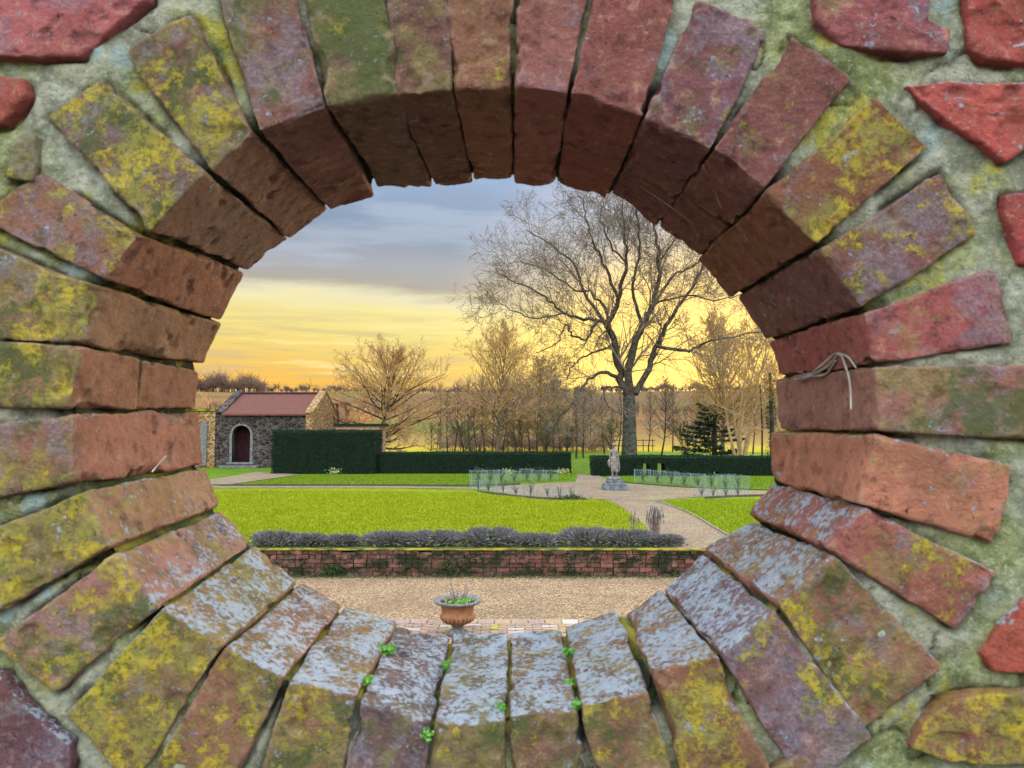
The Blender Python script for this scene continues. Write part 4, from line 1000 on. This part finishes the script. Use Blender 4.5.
M_BARK = bark_mat('grey_bark', (.030, .032, .024), (.085, .085, .07)); M_LIMB = bark_mat('limb_bark', (.035, .03, .022), (.08, .065, .05)); M_TWG = bark_mat('fine_twig', (.12, .095, .07), (.23, .18, .13))
M_TWW = bark_mat('warm_twig', (.34, .20, .08), (.50, .32, .13)); M_LW = bark_mat('warm_limb', (.13, .09, .06), (.22, .16, .10))
# --- the big tree
YT = 38.0
tr = empty('great_bare_tree', (*dp(630, 455, YT)[:2], .43), 'tallest leafless tree with a grey trunk rising behind the right hedge and statue', 'tree'); T0 = np.array(tr.location)
r = np.random.default_rng(3)
LM = [  # px polylines, depth drift, radii
 ([(629,470),(629.5,440),(629.5,410),(629,397)], 0, .38, .31),
 ([(629,398),(621,379),(613,339),(609,326),(619,300),(626,263),(624,228),(622,196)], 1.0, .22, .03),
 ([(631,398),(629,366),(643,326),(653,303),(659,266),(655,228),(649,196)], -1.5, .22, .03),
 ([(635,394),(648,369),(656,346),(669,320),(690,290),(707,258),(722,240)], 2.0, .17, .03),
 ([(656,346),(686,351),(706,343),(740,336),(765,330)], -1.0, .09, .02),
 ([(609,327),(596,320),(576,318),(563,313),(545,297),(520,284),(503,276)], -2.0, .10, .02),
 ([(606,324),(583,290),(573,263),(552,246),(527,230)], 1.5, .09, .02),
 ([(598,321),(593,328),(586,339),(573,336),(566,326),(556,343),(536,353)], -1.5, .08, .02),
 ([(617,377),(599,373),(583,386),(573,403),(557,420)], -2.0, .10, .03),
 ([(621,387),(610,387),(602,389),(609,406),(619,413)], -1.0, .06, .02),
 ([(612,346),(586,356),(573,366),(566,380)], 1.0, .06, .02),
 ([(619,300),(606,270),(593,243),(586,217),(583,198)], -1.2, .09, .02),
 ([(646,320),(672,280),(699,262),(735,232)], 1.2, .08, .02),
 ([(626,263),(606,236),(600,212),(604,195)], 2.0, .06, .02),
 ([(659,262),(676,240),(688,222),(690,205)], -2.0, .06, .02),
 ([(613,339),(600,300),(570,286),(545,270),(520,262)], 3.0, .08, .02),
 ([(643,326),(632,290),(640,250),(636,215),(640,185)], -3.0, .09, .02),
 ([(653,303),(690,296),(720,300),(750,292)], 2.5, .06, .02),
 ([(563,313),(540,318),(515,312),(495,300)], 1.5, .05, .015),
]
TT = (Tubes(), Tubes()); TK = Tubes()
Pt = dict(wob=.14, up=.04, upt=.05, n=5, kids=[0, 6, 4, 3, 0], ang=.78, len=.62, rmin=.0078, split=0, start=.12)
for pl_, dz, r0, r1 in LM:
    pr = smooth_line(pl_, 5); n = len(pr)
    pts = np.array([dp(a, b, YT + dz * (k / (n - 1)) ** 1.2) for k, (a, b) in enumerate(pr)]) - T0
    if r0 < .3: pts[3:-1] += r.normal(size=(n - 4, 3)) * .045
    rad = np.linspace(r0, r1, n) * (1.0 if r0 > .3 else 1.05)
    if r0 > .3: rad[:6] = np.linspace(.46, .38, 6)
    (TK if r0 > .3 else TT[0]).add(pts, rad)
    if r0 > .3: continue
    Ltot = np.linalg.norm(np.diff(pts, axis=0), axis=1).sum()
    for k in range(int(Ltot * 1.5) + 2):
        t_ = r.uniform(.12, 1.0); i = min(int(t_ * (n - 1)), n - 2); dl = unit(pts[i + 1] - pts[i])
        s = unit(np.cross(dl, r.normal(size=3))); an = r.uniform(.4, 1.1); nd = unit(dl * math.cos(an) + s * math.sin(an) + np.array([0, 0, .15]))
        grow((TT[1], TT[1]), r, pts[i], nd, max(.014, rad[i] * .35), r.uniform(1.5, 3.6) * (1.1 - .3 * t_), 1, 4, Pt)
TK.build('trunk', M_BARK, tr); TT[0].build('limbs', M_LIMB, tr); TT[1].build('crown', M_TWG, tr)
def gen_tree(name, seed, h, P, maxlev, mat_t, mat_c, trunk_h=.3, rad=.12, stems=1, lean=.1, fork=5):
    r = np.random.default_rng(seed); e = empty(name, (0, 0, 0)); T = (Tubes(), Tubes())
    for s_ in range(stems):
        d = unit(np.array([r.normal() * lean, r.normal() * lean, 1])); p = np.array([r.normal() * .12 * (stems > 1), r.normal() * .12 * (stems > 1), -.1])
        n = 6; th_ = h * trunk_h; pts = [p]
        for i in range(n): d = unit(d + r.normal(size=3) * .03); p = p + d * th_ / n; pts.append(p)
        T[0].add(pts, np.linspace(rad, rad * .75, n + 1))
        for f in range(fork):
            a = 2 * PI * (f + r.uniform(0, .6)) / fork; sp2 = P['spread'] * r.uniform(.4, 1.2) if f else .1
            nd = unit(d + np.array([math.cos(a), math.sin(a), 0]) * sp2); q = pts[-1] if f < 3 else pts[-1] - (pts[-1] - pts[-2]) * r.uniform(0, 3)
            grow(T, r, q, nd, rad * .5, h * (1 - trunk_h) * r.uniform(.75, 1.0), 0, maxlev, P)
    T[0].build('trunk', mat_t, e); T[1].build('crown', mat_c, e); return e
def crown_tree(name, seed, h, R, mat_t, mat_c, rad=.14, nb=46, z0=.16, zc=.58, leaders=1, low=1.45, kids=(9, 6, 4), rmin=.008, wob=.10):
    r = np.random.default_rng(seed); e = empty(name, (0, 0, 0)); T = (Tubes(), Tubes())
    P = dict(wob=wob, up=.04, upt=.06, n=6, kids=[kids[0], kids[1], kids[2], 0], ang=.70, len=.42, rmin=rmin, split=1, start=.12)
    for s_ in range(leaders):
        a0 = 2 * PI * s_ / leaders + r.uniform(0, .8); ln = 0 if leaders == 1 else .30
        p = np.array([0.12 * math.cos(a0), .12 * math.sin(a0), -.05]) * (leaders > 1); d = unit(np.array([math.cos(a0) * ln, math.sin(a0) * ln, 1])); pts = [p]; n = 12
        for i in range(n): d = unit(d + r.normal(size=3) * .06 + np.array([0, 0, .03])); p = p + d * h * .93 / n; pts.append(p)
        pts = np.array(pts); rr = rad * (1 - .86 * np.linspace(0, 1, n + 1) ** .8); T[0].add(pts, rr)
        for k in range(nb // leaders):
            t_ = z0 + (1 - z0) * (k + r.uniform(0, 1)) / (nb // leaders) * .97; i = min(int(t_ * n), n - 1); q = pts[i] + (pts[i + 1] - pts[i]) * (t_ * n - i)
            az = k * 2.4 + r.uniform(-.5, .5); el = low - (low - .35) * (t_ - z0) / (1 - z0) + r.uniform(-.2, .2)
            nd = np.array([math.cos(az) * math.sin(el), math.sin(az) * math.sin(el), math.cos(el)])
            # distance to the crown's envelope
            L = R; c = np.array([0, 0, zc * h]); rz = (1 - zc) * h
            for L in np.linspace(.3, 2.2 * R, 24):
                w = (q + nd * L - c) / np.array([R, R, rz])
                if w @ w > 1: break
            grow(T, r, q, nd, max(.02, rr[i] * .5), L * r.uniform(.72, .95), 0, 3 if kids[2] else 2, P)
    T[0].build('trunk', mat_t, e); T[1].build('crown', mat_c, e); return e
# round small tree left of the middle
Pr = dict(wob=.08, up=.03, upt=.08, n=6, kids=[12, 7, 5, 0], ang=.62, len=.42, rmin=.008, split=1, spread=1.35, start=.15)
Ya = 44.0
rt = crown_tree('round_bare_tree', 14, 6.8, 4.6, M_LIMB, M_TWW, .18, 56, .13, .50, low=1.6); rt.location = (bx(384, Ya), Ya, .43)
tag(rt, 'rounded leafless tree with fine golden twigs standing beyond the hedge, right of the building', 'tree')
Pm = dict(wob=.08, up=.05, upt=.12, n=6, kids=[13, 7, 5, 0], ang=.58, len=.36, rmin=.008, split=1, spread=.55, start=.2)
mt = crown_tree('bare_tree', 21, 9.2, 3.4, M_LW, M_TWW, .16, 46, .14, .55, low=1.1); mt.location = (bx(497, 50), 50, .43)
tag(mt, 'upright leafless golden brown tree behind the hedge, just left of the tallest tree', 'tree')
m2 = copy_tree(mt); m2.location = (bx(722, 46), 46, .43); m2.rotation_euler = (0, 0, 2.2); m2.scale = (.95, .95, 1.0); tag(m2, 'leafless twiggy tree behind the conifer at the right, left of the many stemmed tree', 'tree')
m3 = copy_tree(mt); m3.location = (bx(545, 56), 56, .43); m3.rotation_euler = (0, 0, 4.0); m3.scale = (.9, .9, .8); tag(m3, 'leafless brown tree half hidden behind the drooping left limb of the tallest tree', 'tree')
# many stemmed ochre tree at the right
M_OCH = bark_mat('ochre_bark', (.30, .20, .10), (.45, .32, .18))
Pw = dict(wob=.09, up=.06, upt=.1, n=6, kids=[10, 6, 4, 0], ang=.5, len=.42, rmin=.009, split=1, spread=.3, start=.15)
ms = crown_tree('many_stemmed_tree', 31, 8.4, 2.9, M_OCH, M_TWW, .10, 60, .22, .55, leaders=6, low=1.2, kids=(7, 5, 4)); ms.location = (bx(740, 41), 41, .43); tag(ms, 'many stemmed ochre barked tree behind the right hedge beside the conifer', 'tree')
m4 = copy_tree(ms); m4.location = (bx(790, 44), 44, .43); m4.rotation_euler = (0, 0, 1.5); m4.scale = (.9, .9, 1.1); tag(m4, 'many stemmed twiggy tree at the far right edge of the opening, mostly hidden by bricks', 'tree')
# dark ivy trunk at right edge
M_CON = leaf_mat('conifer_needle', (.008, .025, .014), (.03, .06, .03))
mb = MB()
for k in range(1500):
    z = rng.uniform(0, 4.6); a = rng.uniform(0, 2 * PI); R = .17 + .08 * math.sin(z * 3)
    leaf_faces(mb, (R * math.cos(a), R * math.sin(a), z), 1, .11, (.03, .03, .05))
iv = empty('ivy_clad_tree', (bx(771, 40), 40, .43), 'dark ivy clad trunk at the right edge of the opening', 'tree'); mb.build('ivy', M_CON, iv)
Tv = Tubes(); Tv.add([(0, 0, 0), (0.03, 0, 2.5), (-.03, 0, 5)], [.13, .11, .07]); Tv.build('trunk', M_LIMB, iv)
Tv = Tubes(); Tv.add([(0, 0, 0), (0.05, 0, 2.2), (-.03, 0, 4.4)], [.06, .05, .03]); e = empty('thin_tree', (bx(761, 40.5), 40.5, .43), 'thin dark trunk left of the ivy clad trunk', 'tree'); Tv.build('trunk', M_LIMB, e)
# spreading conifer
cd = empty('spreading_conifer', (bx(714, 43), 43, .43), 'dark spreading conifer with layered boughs behind the right hedge', 'tree')
Tv = Tubes(); Tv.add([(0, 0, 0), (0, 0, 1.6), (.1, 0, 3.2)], [.14, .1, .03]); Tv.build('trunk', M_LIMB, cd); mb = MB()
for k in range(34):
    z = .35 + 2.7 * (k / 34); a = rng.uniform(0, 2 * PI) if k % 3 else PI + rng.uniform(-.5, .5); L = (2.2 - .5 * z) * rng.uniform(.7, 1.1)
    for q in range(int(90 * L)):
        t_ = rng.uniform(.1, 1); c = np.array([math.cos(a) * L * t_, math.sin(a) * L * t_, z - .12 * t_ + .25 * t_ * t_]); w_ = .22 * (1.1 - t_)
        leaf_faces(mb, c, 2, .13, (w_, w_, .035), upb=.3)
mb.build('boughs', M_CON, cd); cd.scale = (1.25, 1.25, 1.1)
# young trees in the belt behind the hedge
Ps = dict(wob=.14, up=.05, upt=.2, n=5, kids=[6, 5, 4], ang=.6, len=.5, rmin=.010, split=1, spread=.6, start=.2)
M_OLV = bark_mat('olive_twig', (.10, .10, .05), (.18, .16, .08)); M_BRN = bark_mat('brown_twig', (.20, .13, .08), (.30, .20, .13))
protos = [crown_tree('young_tree', 41, 4.3, 1.3, M_LIMB, M_OLV, .07, 26, .22, .6, kids=(6, 4, 0)), crown_tree('young_tree', 42, 5.0, 1.3, M_LIMB, M_BRN, .065, 28, .25, .6, low=1.0, kids=(6, 4, 0)), gen_tree('young_tree', 43, 3.6, Ps, 3, M_LIMB, M_OLV, .25, .06, 2, .12, 5)]
YTs = [(431,46,.55,0),(437,46.5,.55,0),(448,52,.9,1),(455,55,1.1,1),(463,51,.75,2),(470,56,1.15,1),(477,50,.8,0),(485,54,1.15,1),(492,51,.8,0),(503,57,1.2,1),(508,52,.8,0),(516,55,1.1,1),(521,50,.8,2),(530,58,1.2,1),(537,52,.85,0),(546,50,.8,2),(553,56,1.2,1),(560,52,.9,0),(567,50,.75,2),(576,48,1.1,0),(583,49,1.0,1),(604,55,.9,1),(612,51,.8,2),(618,57,1.1,1),(648,60,1.0,1),(661,46,1.05,1),(683,48,.75,2),(672,60,1.1,1),(694,57,1.0,1),(705,60,1.1,1),(522,62,1.3,1),(480,62,1.3,1),(560,64,1.3,1),(440,66,1.2,1),(500,66,1.4,1),(590,66,1.2,1),(752,55,1.1,1)]
used = [0, 0, 0]; YTs = sorted(YTs)
NUMW = ordw + ['ninth', 'tenth', 'eleventh', 'twelfth', 'thirteenth', 'fourteenth', 'fifteenth', 'sixteenth', 'seventeenth', 'eighteenth', 'nineteenth', 'twentieth', 'twenty-first', 'twenty-second', 'twenty-third', 'twenty-fourth', 'twenty-fifth', 'twenty-sixth', 'twenty-seventh', 'twenty-eighth', 'twenty-ninth', 'thirtieth', 'thirty-first', 'thirty-second']
for k, (px, Y, s, ty) in enumerate(YTs):
    o = protos[ty] if not used[ty] else copy_tree(protos[ty]); used[ty] = 1
    o.location = (bx(px, Y), Y, .42); o.scale = (s, s, s); o.rotation_euler = (0, 0, rng.uniform(0, 6))
    kind_ = ['bushy olive', 'slender brown', 'forked low'][ty]
    if Y > 59: lab = 'tall slender brown leafless tree in the rear row of the young belt'
    else:
        nf = globals().get('nf', 0) + 1
        lab = f'{kind_} young leafless tree, {NUMW[nf - 1]} from the left in the front row beyond the hedge'
    tag(o, lab, 'tree', 'young bare trees beyond the hedge')
# orange-brown tree behind the building and ridge woods
M_ORG = bark_mat('orange_twig', (.34, .17, .07), (.48, .26, .12))
ot = gen_tree('far_bare_tree', 61, 7, dict(Pr, rmin=.03, kids=[6, 5, 5]), 3, M_ORG, M_ORG, .15, .12, 1, .05, 8); ot.location = (bx(216, 78), 78, .42); ot.scale = (1.1, 1.1, .75); tag(ot, 'orange brown leafless tree behind the left end of the flint building', 'tree')
o2 = copy_tree(ot); o2.location = (bx(352, 95), 95, .42); o2.scale = (1, 1, .7); tag(o2, 'orange brown leafless tree far behind the low brick range', 'tree')
o3 = copy_tree(ot); o3.location = (bx(337, 72), 72, .42); o3.scale = (.9, .9, .75); o3.rotation_euler = (0, 0, 2); tag(o3, 'leafless tree immediately right of the flint building gable, beyond it', 'tree')
Tw = Tubes(); rw = np.random.default_rng(9)
def wood(name, pxs, Y, hmin, hmax, n, mat, label, tw=11, rs=1.0):
    T = Tubes(); a, b_ = pxs
    for _ in range(n):
        px = rw.uniform(a, b_); yy_ = Y * (1 + rw.uniform(-.06, .06)); x = bx(px, yy_); z = float(hill(np.array([x]), np.array([yy_]))[0]); h = rw.uniform(hmin, hmax) * (1 + .3 * math.sin(px * .21) + .2 * math.sin(px * .57 + 1))
        T.add([(x, yy_, z - .5), (x, yy_, z + h * .5)], [.18 * rs, .12 * rs])
        for _k in range(tw):
            an = rw.uniform(0, 2 * PI); el = rw.uniform(.2, 1.4); d = np.array([math.cos(an) * math.cos(el), math.sin(an) * math.cos(el), math.sin(el)]); s0 = np.array([x, yy_, z + h * rw.uniform(.2, .5)])
            T.add([s0, s0 + d * h * .28, s0 + (d + rw.normal(size=3) * .25) * h * .5], np.array([.12, .10, .04]) * rs)
    o = T.build(name, mat, None, 3); tag(o, label, 'woodland', kind='stuff'); return o
M_FARW = bark_mat('far_wood', (.10, .065, .05), (.17, .11, .08)); M_FARW2 = bark_mat('far_wood_dark', (.07, .05, .05), (.12, .085, .08))
wood('ridge_woodland', (150, 264), 470, 8, 11, 460, M_FARW, 'mauve brown wood on the ridge above the flint building', 14)
wood('hilltop_woodland', (255, 900), 500, 3.5, 5.5, 1000, M_FARW2, 'low dark line of woodland along the far hilltop')
wood('valley_woodland', (200, 900), 210, 2.2, 4.2, 520, M_FARW, 'hazy brown copses and hedgerows on the hillside behind the young trees', 12, .45)
wood('belt_undergrowth', (440, 612), 62, .9, 2.0, 420, M_BRN, 'tangled brown undergrowth between the young trees beyond the hedge', 18, .10)
# a light fence in the meadow
mb = MB(); fn = empty('meadow_fence', (bx(595, 62), 62, .42), 'distant dark post and rail fence in the bright meadow seen through the hedge gap', 'fence')
for k in range(13): p_ = MB(); p_.box((-4.8 + k * .8, 0, .5), (.03, .03, .5)); p_.build('post', M_LIMB, fn)
for z in (.45, .9): mb.box((0, -.05, z), (5, .015, .03))
mb.build('rail', M_LIMB, fn)

# ================================================================== WEEDS, STRAWS ON THE ARCH
M_WEED = leaf_mat('weed_leaf', (.04, .14, .02), (.13, .32, .05))
def weed(px, py, s, size, lab, n=26):
    n = n * 2; size = size * 1.15
    p2 = wuv(px, py, WT * s); c = wl(p2[0], p2[1], WT * s); r = np.random.default_rng(int(px * 3)); mb = MB()
    for k in range(n):
        a = r.uniform(0, 2 * PI); R = size * r.uniform(.1, 1) ; q = np.array([R * math.cos(a) * .7, R * math.sin(a), size * r.uniform(.1, .75)]); l = size * r.uniform(.10, .18)
        nrm = unit(np.array([math.cos(a) * .5, math.sin(a) * .5 - .3, .8])); u_ = unit(np.cross(nrm, [0.3, 1, 0])); w_ = np.cross(nrm, u_)
        vs = [q + (u_ * math.cos(t) + w_ * math.sin(t)) * l * (1 if k2 % 2 == 0 else .8) for k2, t in enumerate(np.linspace(0, 2 * PI, 9)[:-1])]
        mb.add(vs, [tuple(range(8))]); mb.tube([(0, 0, -.006), q * .6, q], .0006, 4)
    o = mb.build('small_weed', M_WEED); o.location = tuple(c); tag(o, lab, 'weed', 'little green weeds in the arch joints')
weed(387, 655, .55, .016, 'round leaved green weed, furthest left of the weeds in the arch joints', 40)
weed(367, 684, .18, .011, 'small pale green weed at the front edge of the brick joint, below the leftmost weed')
weed(446, 668, .5, .011, 'green weed tuft half way along the joint directly below the urn')
weed(428, 738, -.02, .011, 'bright green weed low on the front face below the urn', 16)
weed(569, 655, .55, .012, 'dark leaved weed at the rear of the joint right of the urn')
weed(570, 687, .3, .012, 'green weed in the middle of the joint between the pale bricks right of the urn')
weed(577, 707, .03, .010, 'small green weed at the front end of the joint right of the urn')
weed(501, 709, .08, .009, 'tiny green weed at the front of the central bottom joint', 14)
M_STRAW = simple_mat('grey_straw', (.16, .14, .12), (.30, .27, .23), 60); M_WHITE = simple_mat('white_feather', (.6, .57, .52), (.75, .72, .68), 60)
def straw(lst, rad, lab, mat, name, cat):
    mb = MB()
    for pts in lst:
        P = [wl(*wuv(a, b, WT * s - .035), WT * s - .035) for a, b, s in pts]; P = smooth_line(P, 5); n = len(P); mb.tube(P, list(np.linspace(rad, rad * .5, n)), 6)
    c = np.array(mb.v).mean(0); mb.v = [tuple(np.array(v_) - c) for v_ in mb.v]; o = mb.build(name, mat, None, True); o.location = tuple(c); tag(o, lab, cat)
straw([[(795,380,.78),(808,376,.65),(822,365,.48),(838,353,.38),(846,368,.25),(850,385,.18),(851,410,.12)], [(800,381,.75),(814,374,.58),(828,366,.45),(838,354,.38)], [(812,376,.6),(826,374,.5),(836,360,.39)], [(838,354,.37),(848,357,.3),(856,368,.22)]], .0022, 'tangled grey dry roots poking from the right side joint of the arch', M_STRAW, 'dry_root', 'root')
straw([[(640,186,.72),(668,205,.62),(690,222,.62),(700,240,.75)]], .0008, 'long fine dry grass blade hanging across the upper right of the arch', M_STRAW, 'dry_grass', 'dry grass')
straw([[(703,165,.25),(712,185,.35),(722,210,.4)]], .0008, 'short fine dry grass blade on the upper right bricks nearer the front face', M_STRAW, 'dry_grass', 'dry grass')
straw([[(152,472,.35),(157,466,.35),(166,456,.32)]], .0009, 'thin white feather shaft caught in the left joint of the arch', M_WHITE, 'white_feather', 'feather')
straw([[(742,243,.6),(745,236,.58),(752,234,.55),(757,236,.52)]], .0012, 'short curled pale root on the upper right of the arch', M_STRAW, 'curled_root', 'root')

# ================================================================== WORLD, SUN, CAMERA
SUN_EL, SUN_AZ = math.radians(7), math.radians(30)      # azimuth from +Y towards +X
wd = bpy.data.worlds.new('World'); scene.world = wd; wd.use_nodes = True; t = NT(wd.node_tree); t.n.clear()
out = t.n.new('ShaderNodeOutputWorld'); bg = t.n.new('ShaderNodeBackground'); t.l.new(bg.outputs[0], out.inputs[0])
sky = t.n.new('ShaderNodeTexSky'); sky.sky_type = 'NISHITA'; sky.sun_disc = False; sky.sun_elevation = SUN_EL; sky.sun_rotation = SUN_AZ; sky.air_density = 1.2; sky.dust_density = 2
tc = t.n.new('ShaderNodeTexCoord').outputs['Generated']
sep = t.n.new('ShaderNodeSeparateXYZ'); t.put(sep.inputs[0], tc); dx_, dy_, dz_ = sep.outputs
n1 = t.noise(t.scale(tc, (1.3, 1.3, 9)), 2.6, 7, .58); n2 = t.noise(t.scale(tc, (1.6, 1.6, 24)), 3.0, 6, .6); n3 = t.noise(t.scale(tc, (1, 1, 3)), 4.5, 6, .6)
tilt = t.math('MULTIPLY', dx_, .05)
e1 = t.math('ADD', t.math('ADD', dz_, tilt), t.math('MULTIPLY', t.math('SUBTRACT', n1, .5), .055))
cl = t.ramp(e1, [(0, (.80, .42, .07)), (.035, (.92, .50, .08)), (.075, (.84, .56, .14)), (.110, (.84, .69, .22)), (.138, (.86, .74, .30)), (.155, (.80, .74, .48)), (.170, (.42, .38, .33)), (.20, (.38, .39, .42)), (.25, (.24, .31, .42)), (.36, (.34, .47, .70)), (.5, (1.5, 1.55, 1.7)), (1, (2.5, 2.6, 2.8))])
# streaks in the yellow band, soft folds in the grey
band = t.math('MULTIPLY', t.step(dz_, .17, .11), t.step(n2, .50, .62)); cl = t.mix(t.math('MULTIPLY', band, .6), cl, (.60, .46, .26))
band2 = t.math('MULTIPLY', t.step(dz_, .20, .13), t.step(n2, .47, .38)); cl = t.mix(t.math('MULTIPLY', band2, .7), cl, (.95, .78, .34))
fold = t.math('MULTIPLY', t.step(dz_, .15, .19), t.step(n1, .50, .66)); cl = t.mix(t.math('MULTIPLY', fold, .45), cl, (.50, .56, .68))
# brighter towards the hidden sun
gd = np.array([math.sin(math.radians(14)), math.cos(math.radians(14)), .06]); gd /= np.linalg.norm(gd)
g = t.step(t.vmath('DOT_PRODUCT', tc, tuple(gd)), .93, 1.0)
cl = t.mix(t.math('MULTIPLY', g, .7), cl, t.mix(t.step(dz_, .10, .30), (1.25, .88, .17), (.70, .66, .72)))
g2 = t.step(t.vmath('DOT_PRODUCT', tc, (math.sin(math.radians(12)), math.cos(math.radians(12)), .045)), .975, 1.0)
cl = t.mix(t.math('MULTIPLY', g2, .75), cl, (1.6, 1.05, .26))
# unseen sky behind the viewer, brightened to light the wall front
bk = t.step(dy_, .45, -.35); cl = t.mix(bk, cl, t.mix(t.step(dz_, 0, .4), (.45, .42, .42), (3.5, 3.65, 3.9)))
gnd = t.step(dz_, -.01, -.04); cl = t.mix(gnd, cl, (.08, .07, .05))
skc = t.mix(1, sky.outputs[0], (.10, .10, .10), 'MULTIPLY')
fin = t.mix(.93, skc, cl); t.l.new(fin, bg.inputs[0]); bg.inputs[1].default_value = 1.0
sl = bpy.data.lights.new('sun', 'SUN'); sl.energy = 2.6; sl.angle = math.radians(9); sl.color = (1, .74, .42)
so = bpy.data.objects.new('sun', sl); COL.objects.link(so)
sd = Vector((math.sin(SUN_AZ) * math.cos(SUN_EL), math.cos(SUN_AZ) * math.cos(SUN_EL), math.sin(SUN_EL)))
so.rotation_euler = sd.to_track_quat('Z', 'Y').to_euler()
cam = bpy.data.cameras.new('camera'); co = bpy.data.objects.new('camera', cam); COL.objects.link(co); scene.camera = co
co.location = tuple(CAM); co.rotation_euler = (PI / 2 + TH, 0, 0); cam.sensor_width = 36; cam.lens = F / 1024 * 36; cam.clip_start = .02; cam.clip_end = 6000
cam.dof.use_dof = True; cam.dof.focus_distance = 6.0; cam.dof.aperture_fstop = 11
scene.view_settings.view_transform = 'Standard'; scene.view_settings.look = 'None'; scene.view_settings.exposure = 0.22; scene.view_settings.gamma = 1
scene.render.resolution_x = 1024; scene.render.resolution_y = 768
scene.render.engine = 'CYCLES'
